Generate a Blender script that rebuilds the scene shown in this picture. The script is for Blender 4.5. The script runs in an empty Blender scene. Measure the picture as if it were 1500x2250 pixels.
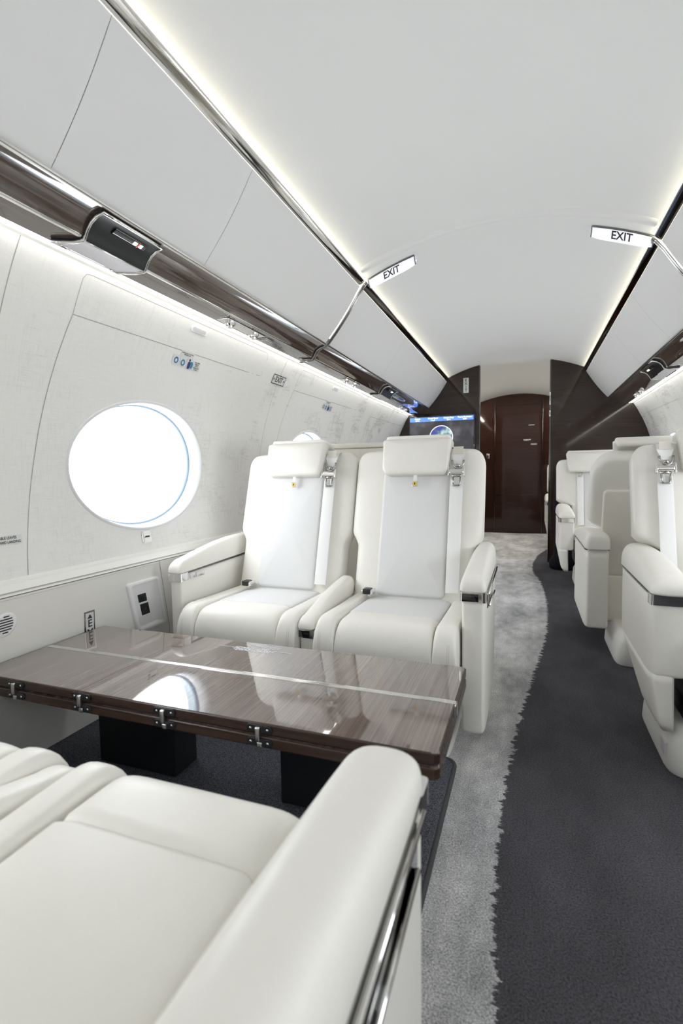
import bpy, bmesh, math, random
from mathutils import Matrix, Vector
random.seed(4)
sc = bpy.context.scene
COL = sc.collection
XC = -0.144            # cabin centre line
PI = math.pi

# ------------------------------------------------------------------ camera
camd = bpy.data.cameras.new('camera'); cam = bpy.data.objects.new('camera', camd); COL.objects.link(cam)
def nrm(v): return Vector(v).normalized()
fpx = 1107.0
Yd = nrm((410, 90, -fpx)); Xd = Vector((2996, -35, fpx)).normalized()
Xd = (Xd - Yd * Xd.dot(Yd)).normalized(); Zd = Xd.cross(Yd)
M4 = Matrix((Xd, Yd, Zd)).to_4x4(); M4.translation = (0, 0, 0.88)
cam.matrix_world = M4
camd.sensor_fit = 'VERTICAL'; camd.sensor_height = 36; camd.sensor_width = 24
camd.lens = fpx / 2250 * 36
camd.clip_start = 0.01; camd.clip_end = 100
camd.dof.use_dof = True; camd.dof.focus_distance = 2.0; camd.dof.aperture_fstop = 4.0
sc.camera = cam

# ------------------------------------------------------------------ world, exposure
sc.view_settings.view_transform = 'Standard'; sc.view_settings.look = 'None'
sc.view_settings.exposure = 1.0; sc.view_settings.gamma = 1
w = bpy.data.worlds.new('World'); sc.world = w; w.use_nodes = True
w.node_tree.nodes['Background'].inputs[0].default_value = (0.96, 0.98, 1.0, 1)
w.node_tree.nodes['Background'].inputs[1].default_value = 5.2
COVE_E = 3.0; WASH_E = 5.0; VEST_E = 30.0
sc.cycles.max_bounces = 12; sc.cycles.diffuse_bounces = 8; sc.cycles.glossy_bounces = 5
sc.cycles.transparent_max_bounces = 12
sc.cycles.sample_clamp_indirect = 8

# ------------------------------------------------------------------ materials
def newmat(name):
    m = bpy.data.materials.new(name); m.use_nodes = True
    return m, m.node_tree, m.node_tree.nodes, m.node_tree.links, m.node_tree.nodes['Principled BSDF']
def simple(name, col, rough=.5, metal=0, spec=.5, coat=0, emit=None, es=0, noise=0, nscale=300, bump=0, bdist=.001):
    m, nt, N, L, b = newmat(name)
    b.inputs['Base Color'].default_value = (*col, 1); b.inputs['Roughness'].default_value = rough
    b.inputs['Metallic'].default_value = metal; b.inputs['Specular IOR Level'].default_value = spec
    b.inputs['Coat Weight'].default_value = coat; b.inputs['Coat Roughness'].default_value = .02
    if emit: b.inputs['Emission Color'].default_value = (*emit, 1); b.inputs['Emission Strength'].default_value = es
    if noise or bump:
        tc = N.new('ShaderNodeTexCoord'); nz = N.new('ShaderNodeTexNoise'); nz.inputs['Scale'].default_value = nscale
        nz.inputs['Detail'].default_value = 3
        L.new(tc.outputs['Object'], nz.inputs['Vector'])
        if noise:
            mx = N.new('ShaderNodeMix'); mx.data_type = 'RGBA'
            mx.inputs[6].default_value = (*[c * (1 - noise) for c in col], 1); mx.inputs[7].default_value = (*[min(1, c * (1 + noise)) for c in col], 1)
            L.new(nz.outputs['Fac'], mx.inputs[0]); L.new(mx.outputs[2], b.inputs['Base Color'])
        if bump:
            bp = N.new('ShaderNodeBump'); bp.inputs['Strength'].default_value = bump; bp.inputs['Distance'].default_value = bdist
            L.new(nz.outputs['Fac'], bp.inputs['Height']); L.new(bp.outputs[0], b.inputs['Normal'])
    return m
LEATHER = simple('ivory_leather', (.80, .782, .732), .42, spec=.4, noise=.02, nscale=40, bump=.12, bdist=.0006)
LEATHERP = simple('perforated_ivory_leather', (.785, .765, .715), .5, spec=.35, noise=.05, nscale=700, bump=.3, bdist=.0004)
LEATHER2 = simple('ivory_leather_back', (.785, .755, .69), .42, spec=.4, noise=.02, nscale=40, bump=.12, bdist=.0006)
FABRIC = simple('pale_woven_fabric', (.71, .71, .708), .85, spec=.2, noise=.05, nscale=900, bump=.25, bdist=.0005)
BELT = simple('white_webbing', (.80, .80, .79), .7, spec=.3, noise=.04, nscale=600, bump=.2)
PLASTIC = simple('ivory_plastic', (.79, .78, .75), .4, spec=.4)
WHITEP = simple('white_plastic', (.85, .85, .85), .3)
PANEL = simple('pale_grey_panel', (.81, .81, .81), .55, spec=.3)
CEIL = simple('ceiling_white', (.82, .82, .815), .7, spec=.2)
CHROME = simple('polished_chrome', (.80, .79, .77), .06, metal=1)
SATIN = simple('satin_metal', (.72, .71, .69), .22, metal=1)
STEEL = simple('brushed_steel', (.42, .41, .40), .16, metal=1)
DARKCH = simple('dark_chrome', (.16, .15, .15), .10, metal=1)
BLACK = simple('matt_black', (.012, .013, .015), .35)
BLACKG = simple('black_glass', (.006, .006, .008), .04, coat=1)
BLACKF = simple('black_cloth', (.012, .012, .015), .9, spec=.1, noise=.2, nscale=80, bump=.3, bdist=.004)
INK = simple('black_ink', (.03, .03, .035), .6)
SEAM = simple('seam_shadow_line', (.34, .33, .31), .8)
SEAM2 = simple('bin_gap', (.42, .39, .32), .8)
STITCH = simple('stitch_thread', (.66, .63, .56), .8)
SCRW = simple('screen_white', (.8, .8, .8), .5, emit=(.9, .93, 1), es=1.0)
SIGNW = simple('lit_sign_face', (.85, .85, .88), .3, emit=(.9, .9, 1), es=.25)
STICKER = simple('sticker_grey', (.66, .67, .66), .5)
BLUE = simple('pictogram_blue', (.03, .20, .36), .5)
NAVY = simple('pictogram_navy', (.02, .03, .16), .5)
YEL = simple('yellow_badge', (.70, .52, .08), .4)
RED = simple('red_indicator', (.5, .05, .03), .4, emit=(.9, .1, .05), es=.5)
LAMPW = simple('warm_indicator', (.9, .85, .7), .4, emit=(1, .9, .7), es=2.5)
LENS = simple('reading_lens', (.62, .60, .62), .45)
GASKET = simple('window_gasket_blue', (.30, .40, .55), .4)
BEZEL = simple('window_bezel', (.68, .685, .69), .35)
ORING = simple('outer_ring_pale_blue', (.42, .52, .58), .4)
ETCH = simple('frosted_etching', (.72, .73, .76), .6)
COVE = simple('cove_led', (.9, .9, .86), .5, emit=(1.0, .985, .93), es=COVE_E)
WASH = simple('warm_ceiling_led', (.9, .9, .8), .5, emit=(1.0, .95, .78), es=WASH_E)

def wood(name, dark, light, grain='y', rough=.05, coat=1.0, fine=170, contrast=(.30, .72), spec=.5):
    m, nt, N, L, b = newmat(name)
    tc = N.new('ShaderNodeTexCoord'); mp = N.new('ShaderNodeMapping')
    s = {'y': (fine, 2.2, fine), 'x': (2.2, fine, fine)}[grain]
    mp.inputs['Scale'].default_value = s
    if grain == 'y': mp.inputs['Rotation'].default_value = (0, 0, .06)
    L.new(tc.outputs['Object'], mp.inputs[0])
    n1 = N.new('ShaderNodeTexNoise'); n1.inputs['Scale'].default_value = 1; n1.inputs['Detail'].default_value = 4; n1.inputs['Roughness'].default_value = .6
    L.new(mp.outputs[0], n1.inputs[0])
    mp2 = N.new('ShaderNodeMapping'); mp2.inputs['Scale'].default_value = tuple(v / 7 if v > 5 else v * .5 for v in s)
    L.new(tc.outputs['Object'], mp2.inputs[0])
    n2 = N.new('ShaderNodeTexNoise'); n2.inputs['Scale'].default_value = 1; n2.inputs['Detail'].default_value = 3; n2.inputs['Distortion'].default_value = .6
    L.new(mp2.outputs[0], n2.inputs[0])
    mx = N.new('ShaderNodeMath'); mx.operation = 'MULTIPLY_ADD'; mx.inputs[1].default_value = .6
    m2 = N.new('ShaderNodeMath'); m2.operation = 'MULTIPLY'; m2.inputs[1].default_value = .4
    L.new(n2.outputs['Fac'], m2.inputs[0]); L.new(n1.outputs['Fac'], mx.inputs[0]); L.new(m2.outputs[0], mx.inputs[2])
    cr = N.new('ShaderNodeValToRGB'); cr.color_ramp.elements[0].position = contrast[0]; cr.color_ramp.elements[1].position = contrast[1]
    cr.color_ramp.elements[0].color = (*dark, 1); cr.color_ramp.elements[1].color = (*light, 1)
    L.new(mx.outputs[0], cr.inputs[0]); L.new(cr.outputs[0], b.inputs['Base Color'])
    b.inputs['Roughness'].default_value = rough; b.inputs['Coat Weight'].default_value = coat; b.inputs['Coat Roughness'].default_value = .01
    b.inputs['Specular IOR Level'].default_value = spec
    return m
WOOD_T = wood('table_macassar_gloss', (.07, .052, .045), (.27, .215, .185), 'y', fine=260)
WOOD_E = wood('table_edge_wood', (.018, .009, .006), (.07, .038, .026), 'x', rough=.25, coat=.2, fine=120)
WOOD_V = wood('valence_macassar_gloss', (.035, .023, .018), (.14, .10, .08), 'y', fine=130)
WOOD_B = wood('bulkhead_macassar_gloss', (.021, .013, .010), (.042, .027, .021), 'x', fine=90, coat=0, spec=.45)
WOOD_D = wood('door_macassar_gloss', (.026, .012, .009), (.040, .018, .013), 'x', fine=90, coat=0, spec=.4)

def wallmat():
    m, nt, N, L, b = newmat('sidewall_linen')
    tc = N.new('ShaderNodeTexCoord')
    def nz(scale, det=3, rough=.6):
        mp = N.new('ShaderNodeMapping'); mp.inputs['Scale'].default_value = scale; L.new(tc.outputs['Object'], mp.inputs[0])
        n = N.new('ShaderNodeTexNoise'); n.inputs['Scale'].default_value = 1; n.inputs['Detail'].default_value = det; n.inputs['Roughness'].default_value = rough
        L.new(mp.outputs[0], n.inputs[0]); return n.outputs['Fac']
    a = nz((20, 22, 420)); c = nz((20, 420, 22)); big = nz((3, 3.0, 3.0), 2); mid = None
    def math_(op, x, y=None, v=None):
        q = N.new('ShaderNodeMath'); q.operation = op; L.new(x, q.inputs[0])
        if y is not None: L.new(y, q.inputs[1])
        if v is not None: q.inputs[1].default_value = v
        return q.outputs[0]
    mx = math_('MAXIMUM', a, c)
    mid = math_('MAXIMUM', nz((9, 7, 70), 4, .65), nz((9, 70, 9), 4, .65))
    blot = math_('MULTIPLY', big, mid)
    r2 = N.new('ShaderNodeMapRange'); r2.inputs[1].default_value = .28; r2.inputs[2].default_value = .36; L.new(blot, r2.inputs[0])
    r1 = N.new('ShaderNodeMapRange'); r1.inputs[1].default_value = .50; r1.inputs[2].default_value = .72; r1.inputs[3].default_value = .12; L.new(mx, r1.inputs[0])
    # grey blotches grow stronger towards the forward part of the cabin
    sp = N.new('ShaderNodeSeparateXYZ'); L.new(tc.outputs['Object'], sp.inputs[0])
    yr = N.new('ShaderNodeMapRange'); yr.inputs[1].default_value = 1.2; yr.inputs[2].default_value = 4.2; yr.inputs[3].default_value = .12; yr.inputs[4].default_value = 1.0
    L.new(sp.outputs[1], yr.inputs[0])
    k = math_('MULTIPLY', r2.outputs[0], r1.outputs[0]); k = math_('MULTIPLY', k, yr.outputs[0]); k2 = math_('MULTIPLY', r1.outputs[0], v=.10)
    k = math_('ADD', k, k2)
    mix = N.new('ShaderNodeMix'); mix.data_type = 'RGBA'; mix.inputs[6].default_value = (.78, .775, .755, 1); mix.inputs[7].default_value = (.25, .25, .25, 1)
    L.new(k, mix.inputs[0]); L.new(mix.outputs[2], b.inputs['Base Color'])
    bp = N.new('ShaderNodeBump'); bp.inputs['Strength'].default_value = .25; bp.inputs['Distance'].default_value = .0006
    L.new(mx, bp.inputs['Height']); L.new(bp.outputs[0], b.inputs['Normal'])
    b.inputs['Roughness'].default_value = .7; b.inputs['Specular IOR Level'].default_value = .25
    return m
WALL = wallmat()

def carpetmat():
    m, nt, N, L, b = newmat('two_tone_carpet')
    tc = N.new('ShaderNodeTexCoord'); sp = N.new('ShaderNodeSeparateXYZ'); L.new(tc.outputs['Object'], sp.inputs[0])
    fc = N.new('ShaderNodeFloatCurve'); cv = fc.mapping.curves[0]
    pts = [(-2.6, -.02), (.4, -.02), (.79, -.039), (.994, -.055), (1.276, -.056), (1.7, -.03), (2.29, .035), (2.65, .078), (2.99, .108), (3.6, .125), (4.23, .10), (4.8, .045), (5.3, .07), (5.94, .18), (6.6, .4), (8.0, .5)]
    y0, y1 = -2.6, 8.0
    P = [((y - y0) / (y1 - y0), (x + .5)) for y, x in pts]
    cv.points[0].location = P[0]; cv.points[1].location = P[-1]
    for p in P[1:-1]: cv.points.new(*p)
    fc.mapping.update()
    mr = N.new('ShaderNodeMapRange'); mr.inputs[1].default_value = y0; mr.inputs[2].default_value = y1; L.new(sp.outputs[1], mr.inputs[0])
    L.new(mr.outputs[0], fc.inputs['Value'])
    def nz(scale, det=3, rough=.6):
        mp = N.new('ShaderNodeMapping'); mp.inputs['Scale'].default_value = scale; L.new(tc.outputs['Object'], mp.inputs[0])
        n = N.new('ShaderNodeTexNoise'); n.inputs['Scale'].default_value = 1; n.inputs['Detail'].default_value = det; n.inputs['Roughness'].default_value = rough
        L.new(mp.outputs[0], n.inputs[0]); return n.outputs['Fac']
    def mt(op, x, y=None, v=None, v3=None):
        q = N.new('ShaderNodeMath'); q.operation = op; L.new(x, q.inputs[0])
        if y is not None: L.new(y, q.inputs[1])
        if v is not None: q.inputs[1].default_value = v
        if v3 is not None: q.inputs[2].default_value = v3
        return q.outputs[0]
    edge = mt('SUBTRACT', sp.outputs[0], fc.outputs[0])            # x - (xe+.5)
    edge = mt('ADD', edge, v=.5)
    j = mt('SUBTRACT', nz((16, 42, 16), 7, .72), v=.5); j = mt('MULTIPLY', j, v=.095)
    edge = mt('ADD', edge, j)
    m1 = N.new('ShaderNodeMapRange'); m1.inputs[1].default_value = -.0015; m1.inputs[2].default_value = .0015; L.new(edge, m1.inputs[0])
    # light side clouds
    cl = nz((5, 2.6, 4), 4, .6); cl2 = nz((20, 11, 9), 3, .6)
    cm = mt('ADD', mt('MULTIPLY', cl, v=.65), mt('MULTIPLY', cl2, v=.35))
    er = N.new('ShaderNodeMapRange'); er.inputs[1].default_value = -.11; er.inputs[2].default_value = -.02; er.inputs[4].default_value = .085; L.new(edge, er.inputs[0])
    cm = mt('SUBTRACT', cm, y=er.outputs[0])
    ramp = N.new('ShaderNodeValToRGB'); e = ramp.color_ramp.elements
    e[0].position = .34; e[0].color = (.33, .33, .335, 1); e[1].position = .60; e[1].color = (.70, .695, .69, 1)
    L.new(cm, ramp.inputs[0])
    fine = nz((260, 260, 260), 3)
    fr = N.new('ShaderNodeMapRange'); fr.inputs[1].default_value = .3; fr.inputs[2].default_value = .7; fr.inputs[3].default_value = .42; fr.inputs[4].default_value = 1.45; L.new(fine, fr.inputs[0])
    dk = N.new('ShaderNodeValToRGB'); e = dk.color_ramp.elements
    e[0].position = .35; e[0].color = (.066, .063, .070, 1); e[1].position = .65; e[1].color = (.094, .090, .100, 1)
    L.new(cl, dk.inputs[0])
    mix = N.new('ShaderNodeMix'); mix.data_type = 'RGBA'; L.new(m1.outputs[0], mix.inputs[0]); L.new(ramp.outputs[0], mix.inputs[6]); L.new(dk.outputs[0], mix.inputs[7])
    vm = N.new('ShaderNodeVectorMath'); vm.operation = 'SCALE'; L.new(mix.outputs[2], vm.inputs[0]); L.new(fr.outputs[0], vm.inputs['Scale'])
    L.new(vm.outputs[0], b.inputs['Base Color'])
    bp = N.new('ShaderNodeBump'); bp.inputs['Strength'].default_value = .8; bp.inputs['Distance'].default_value = .004
    L.new(fine, bp.inputs['Height']); L.new(bp.outputs[0], b.inputs['Normal'])
    b.inputs['Roughness'].default_value = .95; b.inputs['Specular IOR Level'].default_value = .1
    return m
CARPET = carpetmat()
def darkcarpet():
    m, nt, N, L, b = newmat('dark_loop_carpet')
    tc = N.new('ShaderNodeTexCoord'); n = N.new('ShaderNodeTexNoise'); n.inputs['Scale'].default_value = 330; n.inputs['Detail'].default_value = 2
    L.new(tc.outputs['Object'], n.inputs[0])
    r = N.new('ShaderNodeValToRGB'); e = r.color_ramp.elements; e[0].position = .35; e[0].color = (.03, .031, .038, 1); e[1].position = .68; e[1].color = (.16, .165, .19, 1)
    L.new(n.outputs[0], r.inputs[0]); L.new(r.outputs[0], b.inputs['Base Color'])
    bp = N.new('ShaderNodeBump'); bp.inputs['Strength'].default_value = .8; bp.inputs['Distance'].default_value = .003
    L.new(n.outputs[0], bp.inputs['Height']); L.new(bp.outputs[0], b.inputs['Normal'])
    b.inputs['Roughness'].default_value = .95; b.inputs['Specular IOR Level'].default_value = .1
    return m
DARKC = darkcarpet()
RUGEDGE = simple('carpet_binding', (.055, .055, .06), .9, noise=.2, nscale=200)

def glassmat():
    m = bpy.data.materials.new('window_pane'); m.use_nodes = True; N = m.node_tree.nodes; L = m.node_tree.links; N.clear()
    o = N.new('ShaderNodeOutputMaterial'); t = N.new('ShaderNodeBsdfTransparent'); g = N.new('ShaderNodeBsdfGlossy'); g.inputs['Roughness'].default_value = .02
    t.inputs[0].default_value = (.97, .985, 1, 1)
    f = N.new('ShaderNodeFresnel'); f.inputs[0].default_value = 1.2; x = N.new('ShaderNodeMixShader')
    L.new(f.outputs[0], x.inputs[0]); L.new(t.outputs[0], x.inputs[1]); L.new(g.outputs[0], x.inputs[2]); L.new(x.outputs[0], o.inputs[0])
    return m
GLASS = glassmat()

# ------------------------------------------------------------------ mesh helpers
def mk(name, verts, faces, mat, parent=None, smooth=True, label=None, recalc=True, angle=None):
    me = bpy.data.meshes.new(name); me.from_pydata([tuple(v) for v in verts], [], faces)
    if recalc:
        bm = bmesh.new(); bm.from_mesh(me); bmesh.ops.remove_doubles(bm, verts=bm.verts, dist=1e-6)
        bmesh.ops.recalc_face_normals(bm, faces=bm.faces); bm.to_mesh(me); bm.free()
    if isinstance(mat, (list, tuple)):
        for q in mat: me.materials.append(q)
    else: me.materials.append(mat)
    if smooth:
        for p in me.polygons: p.use_smooth = True
        if angle is not None: me.set_sharp_from_angle(angle=math.radians(angle))
    o = bpy.data.objects.new(name, me); COL.objects.link(o)
    if parent: o.parent = parent
    if label: o['label'] = label
    return o
class G:
    """gathers geometry for one mesh"""
    def __init__(s): s.v = []; s.f = []
    def add(s, v, f):
        n = len(s.v); s.v += [Vector(q) for q in v]; s.f += [tuple(i + n for i in q) for q in f]; return s
    def mapv(s, fn): s.v = [Vector(fn(*q)) for q in s.v]; return s
    def obj(s, name, mat, parent=None, **k): return mk(name, s.v, s.f, mat, parent, **k)
def grid(rows, closed=False):
    n = len(rows[0]); v = [p for r in rows for p in r]; f = []
    for i in range(len(rows) - 1):
        for j in range(n if closed else n - 1):
            k = (j + 1) % n
            f.append((i * n + j, i * n + k, (i + 1) * n + k, (i + 1) * n + j))
    return v, f
def loft(secs, n=28, cap=True):
    """secs: (centre, u, v, a, b, e) superellipse sections"""
    rows = []
    for c, u, v, a, b, e in secs:
        c = Vector(c); u = Vector(u); v = Vector(v); r = []
        for i in range(n):
            t = 2 * PI * i / n; ct, st = math.cos(t), math.sin(t)
            bb = (b[0] if st >= 0 else b[1]) if isinstance(b, tuple) else b
            r.append(c + u * (a * math.copysign(abs(ct) ** (2 / e), ct)) + v * (bb * math.copysign(abs(st) ** (2 / e), st)))
        rows.append(r)
    v, f = grid(rows, True)
    if cap:
        for ri, s in ((0, secs[0]), (len(rows) - 1, secs[-1])):
            v.append(Vector(s[0])); k = len(v) - 1
            for i in range(n): f.append((ri * n + i, ri * n + (i + 1) % n, k))
    return v, f
def rrect(hw, hh, r, k=6):
    r = max(.0005, min(r, hw * .999, hh * .999)); out = []
    for cx, cy, a0 in ((hw - r, hh - r, 0), (-hw + r, hh - r, 90), (-hw + r, -hh + r, 180), (hw - r, -hh + r, 270)):
        for i in range(k + 1):
            a = math.radians(a0 + 90 * i / k); out.append((cx + r * math.cos(a), cy + r * math.sin(a)))
    return out
def pillow(cu, cv, hw, hh, rc, t, er, bulge=0, fn=None, k=6, sub=6, top_hw=None):
    """soft slab: outline in (u,v), thickness t along w (0..t), edge radius er, front bulge"""
    rows = []
    def ring(i, s, wv):
        o = rrect(hw - i, hh - i, rc - i, k); q = []
        for x, y in o:
            x *= s; y *= s
            if top_hw: x *= 1 + (top_hw / hw - 1) * (y / hh * .5 + .5)
            q.append((cu + x, cv + y, wv))
        return q
    for j in range(sub, 0, -1): rows.append(ring(0, j / sub * .999 if j < sub else 1, 0))
    rows = rows[::-1]
    for j in range(5):
        a = j / 4 * PI / 2; rows.append(ring(er * (1 - math.cos(a)), 1, t - er + er * math.sin(a)))
    for j in range(1, sub + 1):
        s = 1 - j / (sub + .0); s = max(s, .02)
        rows.append(ring(er, s, t + bulge * (1 - s * s)))
    v, f = grid([[Vector(p) for p in r] for r in rows], True); n = len(rows[0])
    for base, c in ((0, (cu, cv, 0)), ((len(rows) - 1) * n, (cu, cv, t + bulge))):
        v.append(Vector(c)); kk = len(v) - 1
        for i in range(n): f.append((base + i, base + (i + 1) % n, kk))
    if fn: v = [Vector(fn(*p)) for p in v]
    return v, f
def box(x0, x1, y0, y1, z0, z1):
    v = [(x, y, z) for x in (x0, x1) for y in (y0, y1) for z in (z0, z1)]
    return v, [(0, 1, 3, 2), (4, 6, 7, 5), (0, 4, 5, 1), (2, 3, 7, 6), (0, 2, 6, 4), (1, 5, 7, 3)]
def rbox(x0, x1, y0, y1, z0, z1, r=.004):
    bm = bmesh.new(); v, f = box(x0, x1, y0, y1, z0, z1); vs = [bm.verts.new(p) for p in v]
    for q in f: bm.faces.new([vs[i] for i in q])
    bmesh.ops.recalc_face_normals(bm, faces=bm.faces)
    bmesh.ops.bevel(bm, geom=bm.edges[:], offset=r, segments=3, affect='EDGES', profile=.5)
    bm.verts.index_update(); out = [v.co.copy() for v in bm.verts], [tuple(v.index for v in q.verts) for q in bm.faces]; bm.free(); return out
def tube(pts, r, n=8, closed=False):
    pts = [Vector(p) for p in pts]; rows = []; m = len(pts); prev = None
    for i, p in enumerate(pts):
        d = (pts[(i + 1) % m] - pts[i - 1]) if closed else (pts[min(i + 1, m - 1)] - pts[max(i - 1, 0)])
        d.normalize(); a = prev if prev else (Vector((0, 0, 1)) if abs(d.z) < .9 else Vector((1, 0, 0)))
        a = (a - d * a.dot(d)).normalized(); prev = a; b = d.cross(a)
        rows.append([p + (a * math.cos(2 * PI * j / n) + b * math.sin(2 * PI * j / n)) * r for j in range(n)])
    if closed: rows.append(rows[0])
    v, f = grid(rows, True)
    if not closed: f += [tuple(range(n)), tuple(range(len(v) - n, len(v)))]
    return v, f
def sweep(profile, ys, side=1, cx=XC):
    """profile [(h,z)] swept along y; x = cx + side*h"""
    return grid([[Vector((cx + side * h, y, z)) for h, z in profile] for y in ys])
def text(s, size, fn, align='CENTER', extr=0, sx=1.0):
    cu = bpy.data.curves.new('t', 'FONT'); cu.body = s; cu.size = size; cu.align_x = align; cu.align_y = 'CENTER'; cu.extrude = extr; cu.resolution_u = 3; cu.offset = size * .018
    o = bpy.data.objects.new('t', cu); me = bpy.data.meshes.new_from_object(o)
    v = [Vector(fn(q.co.x * sx, q.co.y)) for q in me.vertices]; f = [tuple(p.vertices) for p in me.polygons]
    bpy.data.objects.remove(o); bpy.data.curves.remove(cu); bpy.data.meshes.remove(me)
    return v, f
def struct(o): o['kind'] = 'structure'; return o
def tag(o, label, cat, group=None):
    o['label'] = label; o['category'] = cat
    if group: o['group'] = group
    return o
def thing(name, label, cat, loc=(0, 0, 0), group=None):
    o = bpy.data.objects.new(name, None); COL.objects.link(o); o.location = loc; o.empty_display_size = .05
    return tag(o, label, cat, group)

# ------------------------------------------------------------------ the shell
Y0, YB, YE = -2.4, 5.21, 7.57
RW, ZW = 1.21, .83
def wpt(side, y, th, off=0):          # point on the curved sidewall, off = inwards
    return Vector((XC + side * (RW - off) * math.cos(th), y, ZW + (RW - off) * math.sin(th)))
TH0, TH1 = math.asin((.603 - ZW) / RW), math.asin((1.482 - ZW) / RW)
def zth(z): return math.asin((z - ZW) / RW)
WY = [1.53 + 1.465 * k for k in (-2, -1, 0, 1, 2)]
THC, WA, WB = zth(.923), .345, .235 / RW
def wall(side):
    g = G(); cells = [(Y0, WY[0] - .7325, None)] + [(y - .7325, y + .7325, y) for y in WY]
    last = WY[-1] + .7325
    for a, b, c in cells:
        if c == WY[-1]: b = YB + .01
        if c is None:
            g.add(*grid([[wpt(side, y, TH0 + (TH1 - TH0) * i / 16) for i in range(17)] for y in (a, b)])); continue
        angs = sorted(set([i * 2 * PI / 72 for i in range(72)] + [math.atan2(t - THC, y - c) % (2 * PI) for t in (TH0, TH1) for y in (a, b)]))
        # angle is measured in (y, th) space; the ellipse point and the cell-border point share it
        rows = []
        for k in range(9):
            r = []
            for an in angs:
                ca, sa = math.cos(an), math.sin(an)
                re = 1 / math.sqrt((ca / WA) ** 2 + (sa / WB) ** 2)
                rb = 1e9
                if ca > 1e-9: rb = min(rb, (b - c) / ca)
                if ca < -1e-9: rb = min(rb, (a - c) / ca)
                if sa > 1e-9: rb = min(rb, (TH1 - THC) / sa)
                if sa < -1e-9: rb = min(rb, (TH0 - THC) / sa)
                q = re + (rb - re) * k / 8
                r.append(wpt(side, c + q * ca, THC + q * sa))
            rows.append(r)
        g.add(*grid(rows, True))
    return g, last
for side, nm in ((-1, 'wall_left'), (1, 'wall_right')):
    g, last = wall(side); struct(g.obj(nm, WALL))
# ellipse rings for windows
def ering(side, c, a, b, off, n=64):
    return [wpt(side, c + a * math.cos(2 * PI * i / n), THC + b / RW * math.sin(2 * PI * i / n), off) for i in range(n)]
wi = 0
for side in (-1, 1):
    for c in WY:
        wi += 1
        a, b = WA, .235
        fr = G().add(*grid([ering(side, c, a + .006, b + .006, .0003), ering(side, c, a + .005, b + .005, .003), ering(side, c, a + .001, b + .001, .0045), ering(side, c, a - .004, b - .004, .004),
                            ering(side, c, a - .018, b - .016, -.03), ering(side, c, a - .022, b - .019, -.045)], True)).obj('window_%d' % wi, BEZEL, recalc=True)
        struct(fr)
        G().add(*grid([ering(side, c, a - .022, b - .019, -.045), ering(side, c, a - .028, b - .025, -.046), ering(side, c, a - .03, b - .027, -.058)], True)).obj('window_gasket', GASKET, fr)
        G().add(*grid([ering(side, c, a - .03, b - .027, -.058), ering(side, c, a - .034, b - .031, -.095), ering(side, c, a + .03, b + .03, -.097)], True)).obj('outer_ring', ORING, fr)
        q = ering(side, c, a - .034, b - .031, -.090)
        G().add(q, [tuple(range(len(q)))]).obj('pane', GLASS, fr, smooth=False)
        # daylight portal just outside
        ld = bpy.data.lights.new('window_portal', 'AREA'); ld.shape = 'ELLIPSE'; ld.size = .72; ld.size_y = .5; ld.cycles.is_portal = True
        lo = bpy.data.objects.new('window_portal', ld); COL.objects.link(lo)
        p = wpt(side, c, THC, -.11); lo.location = p
        lo.rotation_euler = Vector((-side * math.cos(THC), 0, -math.sin(THC))).to_track_quat('-Z', 'Y').to_euler()
        # swap so the long axis lies along the cabin
        zax = Vector((side * math.cos(THC), 0, math.sin(THC))); xax = Vector((0, 1, 0)); yax = zax.cross(xax)
        mm = Matrix((xax, yax, zax)).transposed().to_4x4(); mm.translation = p; lo.matrix_world = mm

# ceiling arch
RC, ZC = 1.498, .463
def cpt(h, y, off=0): return Vector((XC + h, y, ZC + math.sqrt(RC * RC - h * h) - off))
def ceil(y0, y1, name):
    hs = [-.70 + 1.4 * i / 40 for i in range(41)]
    n = 2
    return struct(G().add(*grid([[cpt(h, y0 + (y1 - y0) * k / n) for h in hs] for k in range(n + 1)])).obj(name, CEIL))
ceil(Y0, YE, 'ceiling')
# raised ceiling rib near the exit signs
rib = []
for off, y in ((.0, 2.310), (.010, 2.318), (.014, 2.328), (.012, 2.342), (.006, 2.36), (-.001, 2.38)):
    rib.append([cpt(-.60 + 1.2 * i / 48, y, off) for i in range(49)])
struct(G().add(*grid(rib)).obj('trim_1', CEIL))
# upper shell behind trims so no light leaks, and side strips
for side in (-1, 1):
    struct(G().add(*sweep([(.70, 1.788), (.74, 1.78), (.745, 1.73), (.705, 1.715)], (Y0, YE), side)).obj('trim_%d' % (2 if side < 0 else 3), CEIL))
# mirror-finish rail between ceiling and bins
tn = 3
RINGY = 2.42
for side in (-1, 1):
    for (a, b) in ((Y0, RINGY - .0148), (RINGY + .0148, YB)):
        tn += 1
        mat = CHROME if (a < 0 and side < 0) else DARKCH  # darker metal puts dark reflections into the colour of all other rail lengths
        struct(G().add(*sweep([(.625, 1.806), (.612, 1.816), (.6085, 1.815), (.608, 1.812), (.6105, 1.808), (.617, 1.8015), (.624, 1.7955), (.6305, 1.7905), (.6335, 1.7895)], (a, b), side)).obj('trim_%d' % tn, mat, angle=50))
    tn += 1
    struct(G().add(*sweep([(.650, 1.7765), (.694, 1.7765)], (Y0, YB), side)).obj('trim_%d' % tn, WASH, smooth=False))
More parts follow.
